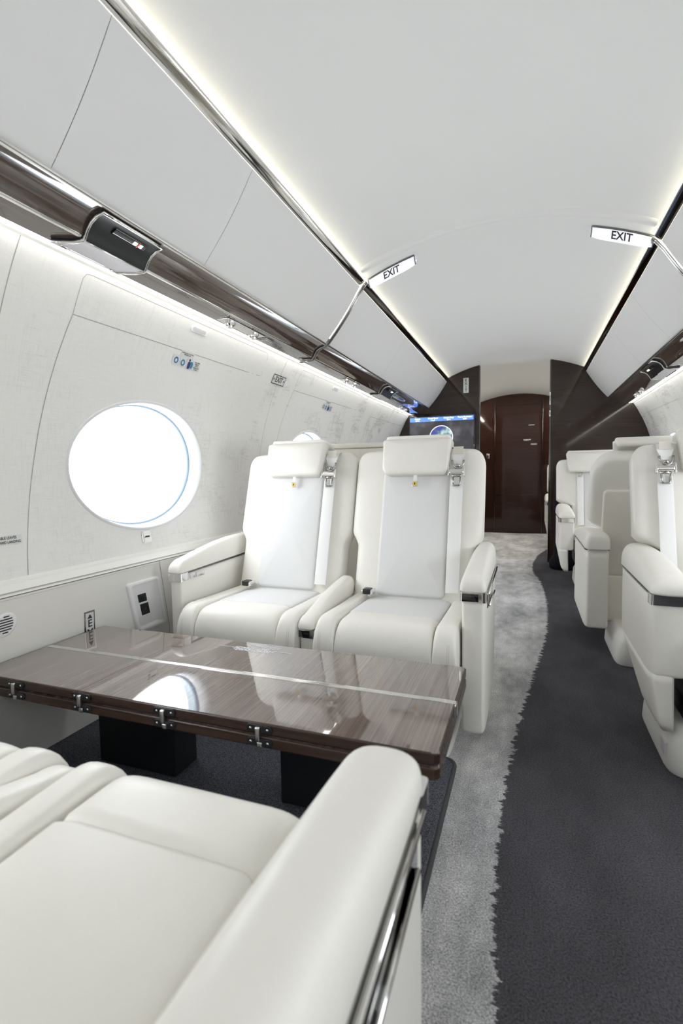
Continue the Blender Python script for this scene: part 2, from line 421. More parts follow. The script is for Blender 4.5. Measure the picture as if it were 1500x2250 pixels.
# overhead bins
BT, BB = (.6335, 1.7885), (.817, 1.538)
def binp(t):   # slightly bowed panel
    nx, nz = -(BB[1] - BT[1]), (BB[0] - BT[0]); l = math.hypot(nx, nz); bow = .008 * math.sin(PI * t)
    return (BT[0] + (BB[0] - BT[0]) * t - nx / l * bow, BT[1] + (BB[1] - BT[1]) * t - nz / l * bow)
def binpanel(side, y0, y1, label):
    root = thing('overhead_bin', label, 'overhead bin', (XC + side * .72, (y0 + y1) / 2, 1.65), 'overhead storage bins')
    ox, oy, oz = root.location
    f = [(h, z) for h, z in (binp(i / 12) for i in range(13))]
    prof = f
    e = .0012
    ys = (y0 + e, y0 + e + .003, y1 - e - .003, y1 - e)
    rows = []
    ys = (y0 + .0007, y1 - .0007)
    for k, y in enumerate(ys):
        d = 0
        rows.append([Vector((XC + side * (h + d * .7) - ox, y - oy, z + d * .7 - oz)) for h, z in prof])
    G().add(*grid(rows)).obj('bin_door', PANEL, root, angle=60)
    # chrome pinstripe under the door
    q = [(.812, 1.5375), (.812, 1.5335), (.8155, 1.5315), (.818, 1.534), (.8165, 1.530), (.818, 1.5275), (.822, 1.527)]
    G().add(*[*grid([[Vector((XC + side * h - ox, y - oy, z - oz)) for h, z in q] for y in (y0, y1)])]).obj('edge_rail', SATIN, root, smooth=False)
    # dark backing so seams read as gaps
    bk = [(h + .004, z + .004) for h, z in f]
    G().add(*[*grid([[Vector((XC + side * h - ox, y - oy, z - oz)) for h, z in bk] for y in (y0, y1)])]).obj('bin_shell', SEAM2, root)
bl = [(-2.4, -.5, 'overhead bin on window side furthest behind the camera'), (-.5, .845, 'left overhead bin cut by the top left photo corner'), (.845, 1.387, 'left overhead bin above the black service unit'),
      (1.387, RINGY - .0148, 'left overhead bin ending at the chrome ring beside the exit sign'), (RINGY + .0148, 3.40, 'left overhead bin just forward of the chrome ring'), (3.40, YB, 'left overhead bin touching the dark wooden bulkhead')]
br = [(-2.4, 0, 'right overhead bin furthest behind the camera'), (0, RINGY - .0148, 'right overhead bin aft of the chrome ring at the photo edge'), (RINGY + .0148, 2.745 + .3, 'right overhead bin just forward of the chrome ring'),
      (3.045, 3.72, 'right overhead bin in the middle of the forward row'), (3.72, YB, 'right overhead bin touching the dark wooden bulkhead')]
for a, b, l in bl: binpanel(-1, a, b, l)
for a, b, l in br: binpanel(1, a, b, l)
# valence (curved gloss wood below the bins) and cove light
VP = [(.8195, 1.529)]
for i in range(1, 9):                                              # concave cove
    t = i / 8; x = .8195 + (.893 - .8195) * t; z = 1.529 + (1.478 - 1.529) * t
    VP.append((x + .010 * math.sin(PI * t), z + .012 * math.sin(PI * t)))
VL = [(.893, 1.478), (.895, 1.4735), (.899, 1.4715)]
VLOW = [(.899, 1.4715), (.93, 1.470), (.972, 1.468), (.974, 1.472), (.974, 1.49)]
for side in (-1, 1):
    for a, b in ((Y0, RINGY), (RINGY, YB)):
        tn += 1; o = struct(G().add(*sweep(VP, (a, b), side)).obj('trim_%d' % tn, WOOD_V))
        G().add(*sweep(VL, (a, b), side)).obj('pinstripe', CHROME, o)
        G().add(*sweep(VLOW, (a, b), side)).obj('light_shelf', WOOD_V, o, angle=40)
    tn += 1; struct(G().add(*sweep([(.975, 1.477), (1.018, 1.480)], (Y0, YB), side)).obj('trim_%d' % tn, COVE, smooth=False))
    tn += 1; struct(G().add(*sweep([(1.017, 1.479), (1.03, 1.47), (1.04, 1.487), (1.0, 1.52), (.80, 1.56)], (Y0, YB), side)).obj('trim_%d' % tn, PLASTIC, smooth=False))
# hoops at the frame joint
for side in (-1, 1):
    root = thing('frame_hoop', 'paired chrome hoop crossing the %s bins and wood rail by the ceiling exit sign' % ('left' if side < 0 else 'right'), 'trim hoop', (XC + side * .8, RINGY, 1.6))
    base = [(.606, 1.812), (.620, 1.798)] + [binp(i / 10) for i in range(1, 11)] + VP[1:] + [(.90, 1.470), (.93, 1.466), (.972, 1.463)]
    base = [(h - .004, z - .004) for h, z in base]
    for dy, m, r in ((-.0095, STEEL, .0042), (.0095, STEEL, .0042), (0, DARKCH, .0036)):
        pts = [(XC + side * h - root.location.x, dy, z - root.location.z) for h, z in base]
        G().add(*tube(pts, r, 8)).obj('hoop_tube' if m is STEEL else 'hoop_core', m, root)

# ledge and lower side panels
for side in (-1, 1):
    hs = -XC if False else 0
    tn += 1
    L_ = [(1.189, .606), (1.186, .604), (1.182, .598), (1.180, .5975), (1.178, .593), (1.1765, .592), (1.168, .582), (1.162, .573), (1.157, .567)]
    struct(G().add(*sweep(L_, (Y0, YB), side)).obj('trim_%d' % tn, PLASTIC, angle=20))
    tn += 1
    struct(G().add(*sweep([(1.1555, .558), (1.164, .558), (1.168, .578), (1.160, .574)], (Y0, YB), side)).obj('trim_%d' % tn, SEAM, smooth=False))
    nm = 'baseboard_left' if side < 0 else 'baseboard_right'
    struct(G().add(*sweep([(1.156, .5645), (1.158, .555), (1.256, .04), (1.264, .0)], (Y0, YB), side)).obj(nm, PLASTIC, angle=30))
def lpan(y, z, off=0):      # point on the lower left panel
    t = (.566 - z) / .526; x = XC - (1.156 + .10 * t)
    return Vector((x + off * .982, y, z + off * .187))
def seam_wall(pts, wd=.0022, off=.0006, side=-1, n=14):
    g = G()
    for (ya, za), (yb, zb) in zip(pts[:-1], pts[1:]):
        ta, tb = zth(za), zth(zb); dy, dt = yb - ya, (tb - ta) * RW; l = math.hypot(dy, dt) or 1
        ny, nt_ = -dt / l * wd / 2, dy / l * wd / 2 / RW
        rows = [[wpt(side, ya + dy * k / n + ny * q, ta + (tb - ta) * k / n + nt_ * q, off) for q in (-1, 1)] for k in range(n + 1)]
        g.add(*grid(rows))
    return g
for side in (-1, 1):
    g = G(); wl = bpy.data.objects['wall_left' if side < 0 else 'wall_right']
    for k in range(-2, 3):
        d = 1.465 * k
        for pl in ([(1.020 + d, .607), (1.075 + d, .95), (1.133 + d, 1.352)], [(1.133 + d, 1.352), (2.282 + d, 1.363)], [(.93 + d, 1.479), (.932 + d, 1.2), (.90 + d, .607)],):
            s = seam_wall(pl, side=side); g.add(s.v, s.f)
        s = seam_wall([(1.133 + d, 1.352), (1.13 + d, 1.445), (1.136 + d, 1.456), (1.15 + d, 1.459), (2.18 + d, 1.462), (2.2 + d, 1.455), (2.21 + d, 1.44), (2.215 + d, 1.362)], wd=.0016, side=side); g.add(s.v, s.f)
    g.obj('panel_seam', SEAM, wl, smooth=False)
for a in (-1.4, .1, 1.522, 3.0):
    tn += 1; struct(G().add([lpan(a, .565, .0006), lpan(a + .003, .565, .0006), lpan(a + .113, .269, .0006), lpan(a + .11, .269, .0006), lpan(a + .143, .04, .0006), lpan(a + .14, .04, .0006)], [(0, 1, 2, 3), (3, 2, 4, 5)]).obj('trim_%d' % tn, SEAM, smooth=False))

# floor
struct(G().add(*box(-1.45, 1.20, Y0, YE, -.02, 0)).obj('floor', CARPET, smooth=False))
# carpeted step along the window side
out = [(-1.42, Y0), (-.190, Y0), (-.190, 1.40)]
for i in range(7):
    a = i / 6 * PI / 2; out.append((-.225 + .035 * math.cos(a), 1.415 + .035 * math.sin(a)))
out += [(-1.42, 1.45)]
def slab(outline, z0, z1, inset=.008, h=.008):
    n = len(outline); v = [(x, y, z0) for x, y in outline] + [(x, y, z1 - h) for x, y in outline]
    cx = sum(p[0] for p in outline) / n; cy = sum(p[1] for p in outline) / n
    v += [(x - math.copysign(inset, x - cx), y - math.copysign(inset, y - cy), z1) for x, y in outline]
    f = [(i, (i + 1) % n, n + (i + 1) % n, n + i) for i in range(n)] + [(n + i, n + (i + 1) % n, 2 * n + (i + 1) % n, 2 * n + i) for i in range(n)] + [tuple(range(2 * n, 3 * n))]
    return v, f
st = tag(G().add(*slab(out, 0, .04)).obj('carpet_step', DARKC, smooth=False), 'dark grey carpeted step running along window side under the table', 'carpet')
ep = [(-.190, Y0, .032), (-.190, 1.40, .032)] + [(-.225 + .035 * math.cos(i / 6 * PI / 2), 1.415 + .035 * math.sin(i / 6 * PI / 2), .032) for i in range(1, 7)] + [(-1.36, 1.45, .032)]
G().add(*tube(ep, .007, 8)).obj('binding', RUGEDGE, st)
# end walls
def section(hmax=1.3):
    return None
def bulk_profile():
    """outline of the cabin cross-section, right half then left half"""
    pts = []
    for i in range(0, 13): pts.append((.70 * i / 12, ZC + math.sqrt(RC * RC - (.70 * i / 12) ** 2)))
    pts += [(.76, 1.76), (1.0, 1.55)]
    for i in range(8):
        th = TH1 + (TH0 - TH1) * i / 7; pts.append((RW * math.cos(th) + .01, ZW + RW * math.sin(th)))
    pts += [(1.27, 0)]
    return pts
BP = bulk_profile()
def ztop(h):
    h = abs(h)
    for (a, za), (b, zb) in zip(BP[:-1], BP[1:]):
        if a <= h <= b and b > a: return za + (zb - za) * (h - a) / (b - a)
    return 0
def zbot(h):
    return 0
def bulkhead(name, x0, x1, y0, y1, mat):
    # columns from floor to the shell, full width per column
    hs = [x0 + (x1 - x0) * i / 60 for i in range(61)]
    g = G(); rows = []
    def top(x):
        h = abs(x - XC)
        if h <= .70: return ZC + math.sqrt(RC * RC - h * h)
        if h <= 1.06: return 1.79 + (1.47 - 1.79) * (h - .7) / .36
        if h < 1.24: return ZW + math.sqrt(max(0, 1.24 ** 2 - h * h))
        return ZW
    for y in (y0, y1): rows.append(y)
    v = []; f = []
    for x in hs:
        for y in rows: v += [(x, y, 0), (x, y, top(x))]
    for i in range(60):
        a = i * 4; b = a + 4
        f += [(a, a + 1, b + 1, b), (a + 2, a + 3, b + 3, b + 2), (a + 1, a + 3, b + 3, b + 1), (a, a + 2, b + 2, b)]
    f += [(0, 1, 3, 2), (240, 241, 243, 242)]
    g.add(v, f); return struct(g.obj(name, mat, smooth=False))
bulkhead('wall_front_left', XC - 1.26, -.46, YB, YB + .035, WOOD_B)
bulkhead('wall_front_right', .190, XC + 1.26, YB, YB + .035, WOOD_B)
bulkhead('wall_back', XC - 1.35, XC + 1.35, Y0 - .03, Y0, PANEL)
tn += 1; struct(G().add(*rbox(-.464, -.452, YB - .004, YB + .039, 0, 1.92, .002)).obj('trim_%d' % tn, DARKCH))
tn += 1; struct(G().add(*rbox(.183, .195, YB - .004, YB + .039, 0, 1.92, .002)).obj('trim_%d' % tn, DARKCH))
# thin chrome cap where the bins meet the bulkhead
# vestibule beyond
struct(G().add(*box(-1.02, -1.0, YB + .036, YE, 0, 1.80)).obj('wall_vestibule_left', WOOD_B, smooth=False))
struct(G().add(*box(.85, .87, YB + .036, YE, 0, 1.80)).obj('wall_vestibule_right', WOOD_B, smooth=False))
bulkhead('wall_front', -1.02, .87, YE, YE + .03, WOOD_D)
tn += 1; struct(G().add(*grid([[cpt(h, y) for h in (-.88, -.70)] for y in (YB, YE)])).obj('trim_%d' % tn, CEIL, smooth=False))
tn += 1; struct(G().add(*grid([[cpt(h, y) for h in (.70, 1.03)] for y in (YB, YE)])).obj('trim_%d' % tn, CEIL, smooth=False))
d = struct(G().add(*rbox(-.443, .176, YE - .02, YE, .006, 1.80, .003)).obj('door_1', WOOD_D, smooth=False))
G().add(*box(-.443, .176, YE - .0215, YE - .0195, .545, .549)).obj('door_seam', DARKCH, d, smooth=False)
G().add(*rbox(-.07, .03, YE - .026, YE - .02, 1.30, 1.325, .002)).obj('door_handle', SATIN, d)
G().add(*box(.0, .075, YE - .0215, YE - .0195, 1.515, 1.522)).add(*box(.03, .11, YE - .0215, YE - .0195, 1.245, 1.250)).add(*box(.03, .11, YE - .0215, YE - .0195, 1.257, 1.262)).obj('door_placard', STICKER, d, smooth=False)
for x in (-.452, .178):
    tn += 1; struct(G().add(*rbox(x, x + .007, YE - .032, YE, 0, 1.86, .002)).obj('trim_%d' % tn, DARKCH))
# added glowing strips in the ceiling corners to brighten the vestibule, no known fitting
for h in (-.66, .62):
    tn += 1; struct(G().add(*grid([[cpt(hh, y, .004) for hh in (h, h + .03)] for y in (YB + .1, YE - .1)])).obj('trim_%d' % tn, simple('vestibule_fill', (.9, .9, .8), .5, emit=(1, .96, .86), es=VEST_E), smooth=False))

# ------------------------------------------------------------------ table
TZ = .390; TX0, TX1, TY0, TY1 = -1.318, -.140, .847, 1.268
tb = thing('conference_table', 'low gloss brown wooden table with folded leaf and chrome inlay by the window', 'table', ((TX0 + TX1) / 2, (TY0 + TY1) / 2, .04))
def tl(g): o = tb.location; g.v = [Vector(q) - Vector(o) for q in g.v]; return g
def leaf(z0, z1, r=.012):
    g = G(); o = []
    for cx, cy, a0 in ((TX1 - r, TY1 - r, 0), (TX0 + .002, TY1 - .002, 90), (TX0 + .002, TY0 + .002, 180), (TX1 - r, TY0 + r, 270)):
        rr = r if cx > -1 else .002
        for i in range(7):
            a = math.radians(a0 + 90 * i / 6); o.append((cx + rr * math.cos(a), cy + rr * math.sin(a)))
    n = len(o); e = .003; ccx, ccy = (TX0 + TX1) / 2, (TY0 + TY1) / 2
    def sh(d): return [(x - math.copysign(d, x - ccx), y - math.copysign(d, y - ccy)) for x, y in o]
    rows = [[(x, y, z) for x, y in sh(d)] for d, z in ((e, z0), (.001, z0 + .001), (0, z0 + e), (0, z1 - e), (.001, z1 - .001), (e, z1))]
    v, f = grid(rows, True); g.add(v, f + [tuple(range(n)), tuple(range(5 * n, 6 * n))]); return g
def twomat(o, top, edge, zt):
    me = o.data; me.materials.clear(); me.materials.append(top); me.materials.append(edge)
    for p in me.polygons: p.material_index = 0 if p.normal.z > .9 else 1
up = tl(leaf(TZ - .023, TZ)).obj('upper_leaf', WOOD_T, tb, smooth=False, label='glossy upper leaf'); twomat(up, WOOD_T, WOOD_E, 0)
lo = tl(leaf(TZ - .051, TZ - .027)).obj('lower_leaf', WOOD_E, tb, smooth=False); twomat(lo, WOOD_T, WOOD_E, 0)
g = G().add(*rbox(TX0, TX1 + .001, 1.050, 1.056, TZ - .004, TZ + .0015, .0008)).add(*rbox(TX0, TX1 + .001, 1.058, 1.066, TZ - .004, TZ + .0010, .0008))
g.add(*rbox(TX1 - .004, TX1 + .003, 1.046, 1.070, TZ - .03, TZ - .001, .002))
tl(g).obj('inlay_strip', CHROME, tb)
g = G().add(*box(TX0 + .01, TX1 - .01, TY0 + .01, TY1 - .01, TZ - .028, TZ - .022)); tl(g).obj('leaf_gap', BLACK, tb, smooth=False)
for hx in (-1.172, -.960, -.726, -.495):
    g = G()
    for zc in (TZ - .0115, TZ - .039):
        g.add(*pillow(0, 0, .026, .0065, .0062, .0035, .001, fn=lambda u, v, w_: (hx + u * 1.1, TY0 - w_ + .0005, zc + v * 1.25)))
    hg = tl(g).obj('hinge', BLACK, tb)
    g = G()
    g.add(*rbox(hx - .006, hx + .004, TY0 - .010, TY0 - .001, TZ - .034, TZ - .006, .002)).add(*rbox(hx - .003, hx + .008, TY0 - .008, TY0 - .001, TZ - .047, TZ - .036, .0015))
    tl(g).obj('hinge_knuckle', SATIN, hg)
    g = G()
    for sx_ in (-.019, .019):
        for zc in (TZ - .0115, TZ - .039):
            tl(G().add(*loft([((hx + sx_, TY0 - .0028 - q, zc), (1, 0, 0), (0, 0, 1), rr, rr, 2) for q, rr in ((0, .003), (.0012, .0026))], 10))).obj('hinge_screw', SATIN, hg)
# frosted script mark on the glossy top
g = G(); random.seed(9)
def stroke(x0, x1, y, h): g.add([(x0, y - h, TZ + .0004), (x1, y - h * .8, TZ + .0004), (x1, y + h, TZ + .0004), (x0, y + h * .8, TZ + .0004)], [(0, 1, 2, 3)])
stroke(-.835, -.785, 1.216, .0012); stroke(-.665, -.605, 1.216, .0012)
for r_ in range(3): stroke(-.760 + r_ * .006, -.650, 1.246 - .008 * r_, .0016)
for r_ in range(4):
    x = -.790 + .008 * abs(r_ - 1)
    while x < -.662 - .006 * abs(r_ - 2):
        l_ = random.uniform(.005, .011); stroke(x, x + l_, 1.222 - .007 * r_ + random.uniform(-.001, .001), .0026); x += l_ + .0015
tl(g).obj('etched_mark', ETCH, tb, smooth=False)
for x0, x1 in ((-1.187, -.915), (-.586, -.34)):
    g = G().add(*rbox(x0, x1, 1.10, 1.20, .04, TZ - .051, .004)); pd = tl(g).obj('pedestal', BLACK, tb, smooth=False)
    tl(G().add(*rbox(x0 - .015, x1 + .015, 1.08, 1.22, TZ - .058, TZ - .050, .002))).obj('mount_plate', BLACK, pd, smooth=False)

# ------------------------------------------------------------------ seats
def seat(label, cx, y0, face, z0=0, bhw=.256, chw=.225, arms=(), strap=.157, lean=.17, hrw=.135, hrz=(.862, 1.022), single=False, hr_wrap=False, buckle=-1, group=None, name='cabin_seat', insw=.135, base=None, rear=False, topr=.062, zt=.425, ins=None, by=.28):
    ins = ins or FABRIC
    root = thing(name, label, 'seat', (cx, y0, z0), group)
    def F(x, y, z): return Vector((x, face * y, z - z0))
    def fin(g, nm, mat, parent=root, **k):
        g.v = [F(*q) for q in g.v]; return g.obj(nm, mat, parent, **k)
    ang = math.atan2(lean, .545); ca, sa = math.cos(ang), math.sin(ang)
    BZ0 = .43
    def yb(z): return .405 + (z - BZ0) / .545 * lean
    def BM(u, v, w_): return (u, yb(v) - w_ * ca, v + w_ * sa)      # w_ towards the sitter
    # --- backrest body
    secs = []; T = .125; top = .985; rc = .062
    zs = [.33, .335, .35, .40, .5, .585, .605, .625, .645, .66, .68, .75, .82, .88, .905] + [top - rc + rc * math.sin(i / 8 * PI / 2) for i in range(1, 9)]
    rc = topr
    zs = zs[:15] + [top - rc + rc * math.sin(i / 10 * PI / 2) for i in range(0, 11)] if rc < .08 else zs[:13] + [top - rc + rc * math.sin(i / 14 * PI / 2) for i in range(0, 15)]
    for z in zs:
        t = min(1, max(0, (z - .60) / .06)); t = t * t * (3 - 2 * t)
        nar = chw - .004 if single else bhw - .028
        hw = nar + (bhw - nar) * t
        th = T / 2
        if z > top - rc:
            q = (z - (top - rc)) / rc; q = min(q, .9995); k = math.sqrt(1 - q * q); hw -= rc * (1 - k); 
            q2 = max(0, (z - (top - .03)) / .03); th *= max(.12, math.sqrt(max(0, 1 - min(q2, 1) ** 2)))
        if z < .345: th *= .7; hw -= .01
        p = Vector(BM(0, z, 0)); c = p + Vector((0, ca, -sa)) * (T / 2)
        secs.append((c, (1, 0, 0), (0, ca, -sa), hw, th, 5))
    v, f = loft(secs, 44); fin(G().add(v, f), 'backrest', LEATHER)
    # insert panel
    zi0, zi1 = .418, .885
    fin(G().add(*pillow(0, (zi0 + zi1) / 2, insw * .97, (zi1 - zi0) / 2, .02, .020, .014, .010, fn=lambda u, v, w_: BM(u * (1.0 - .07 * (v - .66) / .2 * -1 if False else 1.0), v, w_ - .008))), 'back_insert', ins, label='pale grey woven back panel')
    # headrest: drapes over the top
    h0, h1 = hrz; hc, hh = (h0 + h1) / 2, (h1 - h0) / 2
    def HM(u, v, w_):
        t = max(0, (v - (h1 - .055)) / .055); roll = t * t * .05
        return BM(u, v - roll * .25, w_ + .012 - roll * .8)
    fin(G().add(*pillow(0, hc, hrw * .93, hh, .026, .050, .014, .006, fn=HM, sub=8, top_hw=hrw)), 'headrest', LEATHER)
    tp = [(0, 0)]
    fin(G().add(*pillow(0, 0, hrw * .96, .052, .02, .022, .010, .003, fn=lambda u, v, w_: (u, yb(1.0) + .030 + v - .004, h1 - .029 + w_ - v * .28))), 'headrest_flap', LEATHER)
    # tag with yellow badge
    tg = fin(G().add(*rbox(-.007, .007, -.001, .001, -.024, .018, .0005)).mapv(lambda x, y, z: BM(x + .002, h0 - .004 + z, .032 + y)), 'belt_tag', BELT)
    fin(G().add(*rbox(-.011, .011, -.002, .002, -.011, .011, .001)).mapv(lambda x, y, z: BM(x + .002, h0 - .034 + z, .034 - y)), 'badge_frame', SATIN, tg)
    fin(G().add(*box(-.0075, .0075, .0, .0028, -.0075, .0075)).mapv(lambda x, y, z: BM(x + .002, h0 - .034 + z, .034 + y)), 'badge', YEL, tg, smooth=False)
    fin(G().add(*box(-.0018, .0018, .0, .0034, -.004, .004)).mapv(lambda x, y, z: BM(x + .002, h0 - .034 + z, .034 + y)), 'badge_mark', INK, tg, smooth=False)
    # shoulder belt
    if strap is not None:
        sx = strap
        so = .018
        g = G().add(*grid([[Vector(BM(sx + q, z, so + (.002 if abs(q) < .02 else 0))) for q in (-.024, -.018, .018, .024)] for z in [.44 + .41 * i / 12 for i in range(13)]]))
        sb = fin(g, 'shoulder_belt', BELT)
        g = G(); rows = []
        for i in range(9):
            z = .905 + .068 * i / 8; hw = .013 + .013 * min(1, i / 4); rows.append([Vector(BM(sx + .003 + q * hw, z, .024 - (.036 * ((i - 4) / 4) ** 2 if i > 4 else 0))) for q in (-1, -.5, .5, 1)])
        rows.append([Vector(BM(sx + .003 + q * .026, .980, -.045)) for q in (-1, -.5, .5, 1)])
        fin(g.add(*grid(rows)), 'upper_webbing', BELT, sb)
        g = G().add(*box(-.019, .019, -.0005, .0006, 0, .028)).mapv(lambda x, y, z: BM(sx + .003 + x, .942 + z, .0255 + y)); fin(g, 'belt_label', STITCH, sb, smooth=False)
        g = G()
        g.add(*tube([BM(sx + .003 + q[0], .883 + q[1], .030) for q in ((-.021, .034), (-.019, .020), (-.008, .006), (.003, .002), (.014, .006), (.021, .020), (.022, .034))], .0042, 8))
        g.add(*loft([(BM(sx + .003, .892, .028), (1, 0, 0), (0, -sa, ca), .011, .011, 2), (BM(sx + .003, .892, .036), (1, 0, 0), (0, -sa, ca), .009, .009, 2)], 16))
        fin(g, 'belt_guide', STEEL, sb)
        g = G().add(*loft([(BM(sx + q, .872, .032), (0, ca, -sa), (0, sa, ca), .011, .012, 2.4) for q in (-.026, -.022, .022, .026)], 16)); fin(g, 'belt_roller', SATIN, sb)
        for q_ in (-.029, .029):
            g = G().add(*rbox(sx + q_ - .003, sx + q_ + .003, -.010, .012, .855, .889, .002))
            g.v = [Vector(BM(q.x, q.z, .030 + q.y)) for q in g.v]; fin(g, 'roller_bracket', CHROME, sb)
        g = G().add(*tube([BM(sx + q[0], .838 + q[1], .027) for q in ((-.013, .018), (-.013, -.012), (-.010, -.015), (.010, -.015), (.013, -.012), (.013, .018))], .0042, 6, True))
        g.add(*tube([BM(sx - .017, .858, .028), BM(sx + .017, .858, .028)], .005, 8)); fin(g, 'belt_tongue', STEEL, sb)
    # lap buckle at the cushion corner
    if buckle:
        bx = buckle * (insw + .012)
        bk = fin(G().add(*rbox(bx - .022, bx + .022, .335, .385, .430, .450, .006)), 'lap_buckle', CHROME)
        fin(G().add(*rbox(bx - .015, bx + .015, .331, .368, .434, .454, .004)), 'release_button', BLACK, bk)
        fin(G().add(*rbox(bx - .018 + buckle * .006, bx + .018 + buckle * .006, .375, .43, .426, .434, .003)), 'buckle_strap', BELT, bk)
    # --- cushion: bolsters, front roll, woven top
    def cush(x0, x1, ya, yb_, zt, zb, e=5, front=True, nm='cushion', mat=LEATHER, dome=0.0, rf=.075):
        a = (x1 - x0) / 2; c = (x0 + x1) / 2; secs = []
        if front:
            for i in range(9):
                q = i / 8 * PI / 2; y = ya + rf * (1 - math.cos(q)); hz = (zt - zb) / 2; drop = (hz * .98) * (1 - math.sin(q)) ** 1.0
                ztop_ = zt - .105 * (1 - math.sin(q)) ** 1.25; zbo = zb + .012 * (1 - math.sin(q))
                secs.append(((c, y, (ztop_ + zbo) / 2), (1, 0, 0), (0, 0, 1), a, (ztop_ - zbo) / 2, e))
        ys = [ya + rf + .0, ya + rf + (yb_ - ya - rf) * .33, ya + rf + (yb_ - ya - rf) * .66, yb_ - .012, yb_] if front else [ya, ya + .012, (ya + yb_) / 2, yb_ - .012, yb_]
        for i, y in enumerate(ys[1 if front else 0:]):
            s = .93 if (y == yb_ or (not front and y == ya)) else 1
            zz = zt - dome * (y - ya) / (yb_ - ya)
            secs.append(((c, y, (zz + zb) / 2), (1, 0, 0), (0, 0, 1), a * s if not front else a, (zz - zb) / 2 * s, e))
        v, f = loft(secs, 36); return fin(G().add(v, f), nm, mat)
    cw = chw - .070
    cush(-chw, -cw, 0.0, .46, zt + .004, .25, 4.5, nm='cushion_bolster', dome=.012)
    cush(cw, chw, 0.0, .46, zt + .004, .25, 4.5, nm='cushion_bolster', dome=.012)
    cush(-cw + .0005, cw - .0005, 0.003, .152, zt, .25, 9, nm='cushion_front_roll', dome=.0)
    cush(-cw + .0005, cw - .0005, .150, .46, zt - .001, .30, 11, front=False, nm='cushion_top', mat=ins, dome=.010)
    for s in (-1, 1):      # twin stitch lines down the side of the bolster
        for o_ in (.020, .026):
            pts = [(s * (chw - o_), -.0 + .075 * (1 - math.cos(q)) - .0015, zt + .004 - .105 * (1 - math.sin(q)) ** 1.25 - .006) for q in [i / 10 * PI / 2 for i in range(11)]]
            pts = [(s * (chw - o_), .010, .27), (s * (chw - o_), -.0015, .30)] + pts
            fin(G().add(*tube(pts, .0009, 5)), 'stitching', STITCH)
    # base frame
    b0, b1 = (base or (-chw + .03, chw - .03))
    fin(G().add(*rbox(-chw + .01, chw - .01, .06, .47, .17, .262, .01)), 'seat_pan', BLACK if single else LEATHER, smooth=False)
    secs = [((0, by, z), (1, 0, 0), (0, 1, 0), a, b_, 8) for z, a, b_ in ((z0, b1 - .0, .215), (z0 + .012, b1 + .004, .220), (.10, b1 - .002, .212), (.135, b1 - .02, .19), (.14, b1 - .03, .18))]
    bs = fin(G().add(*loft(secs, 40)), 'pedestal_base', PLASTIC, smooth=True, angle=40)
    if base:
        fin(G().add(*rbox(-b1 - .0035, -b1 + .002, .12, .17, .035, .075, .001)), 'base_lamp', LENS, bs)
        fin(G().add(*rbox(-b1 + .05, b1 - .05, .14, .42, .13, .18, .01)), 'mechanism', BLACK)
    # --- arms
    for A in arms:
        ax, aw = A['x'], A['w']; pb = A.get('bottom', .29); zl = A.get('line', .525); ya, ye = A.get('y0', .07), A.get('y1', .58); h = A.get('h', .088); zr = A.get('rise', 0)
        root_arm = None
        # pad
        secs = []; L_ = ye - ya
        zbot_ = lambda q: zl + zr * q
        rr_ = A.get('tip', .02); PE = A.get('pe', 2.9)
        for i in range(10):
            q = i / 9 * PI / 2; y = ya - .004 + .05 * (1 - math.cos(q)); t_ = zl + .010 + (h * .60 - .010) * math.sin(q); r = (y - ya) / L_
            wq = math.sqrt(max(.0, 1 - (1 - min(1, (y - ya + .004 + .003) / rr_)) ** 2)) * .55 + .45; secs.append(((ax, y, zl + .006), (1, 0, 0), (0, 0, 1), aw / 2 * wq + .001, (t_ - zl - .006, .006), PE))
        for i in range(1, 11):
            r = i / 10; y = ya + .046 + (L_ - .046) * r; t_ = zl + zr * r + h * (.60 + .40 * math.sin(min(1, r * 1.25) * PI / 2)); b_ = zl + zr * r
            secs.append(((ax, y, b_ + .006), (1, 0, 0), (0, 0, 1), aw / 2 + .001, (t_ - b_ - .006, .006), PE))
        for i in range(1, 5):
            q = i / 4 * PI / 2; y = ye + .03 * math.sin(q); t_ = zl + zr + h - h * .6 * (1 - math.cos(q)); b_ = zl + zr
            secs.append(((ax, y, b_ + .006), (1, 0, 0), (0, 0, 1), aw / 2 * (.75 + .25 * math.cos(q)), (t_ - b_ - .006, .006), PE))
        ar = fin(G().add(*loft(secs, 32)), 'armrest', LEATHER)
        # side panel
        bs_ = A.get('back_cut', 0)
        def prof(z):
            t = max(0, min(1, (zl - z) / (zl - pb)))
            return ya + .006, ye + .02 - bs_ * t * t
        secs = []
        rb = .014
        for k in range(13):
            if k < 5: q_ = k / 4 * PI / 2; z = pb + rb * (1 - math.cos(q_)); shq = rb * (1 - math.sin(q_))
            else: z = pb + rb + (zl - pb - rb) * (k - 4) / 8; shq = 0
            t = (z - pb) / (zl - pb)
            fa, fe = prof(z); shr = shq
            m, hl = (fa + fe) / 2, (fe - fa) / 2
            secs.append(((ax, m, z), (1, 0, 0), (0, 1, 0), aw / 2 - shr - .001, hl - shr, 9))
        ov = secs[-1]; 
        v, f = loft(secs, 44); gg = G().add(v, f)
        if zr: gg.v = [Vector((q.x, q.y, q.z + zr * max(0, min(1, (q.y - ya) / L_)) * max(0, (q.z - pb) / (zl - pb)))) for q in gg.v]
        pn = fin(gg, 'arm_panel', LEATHER)
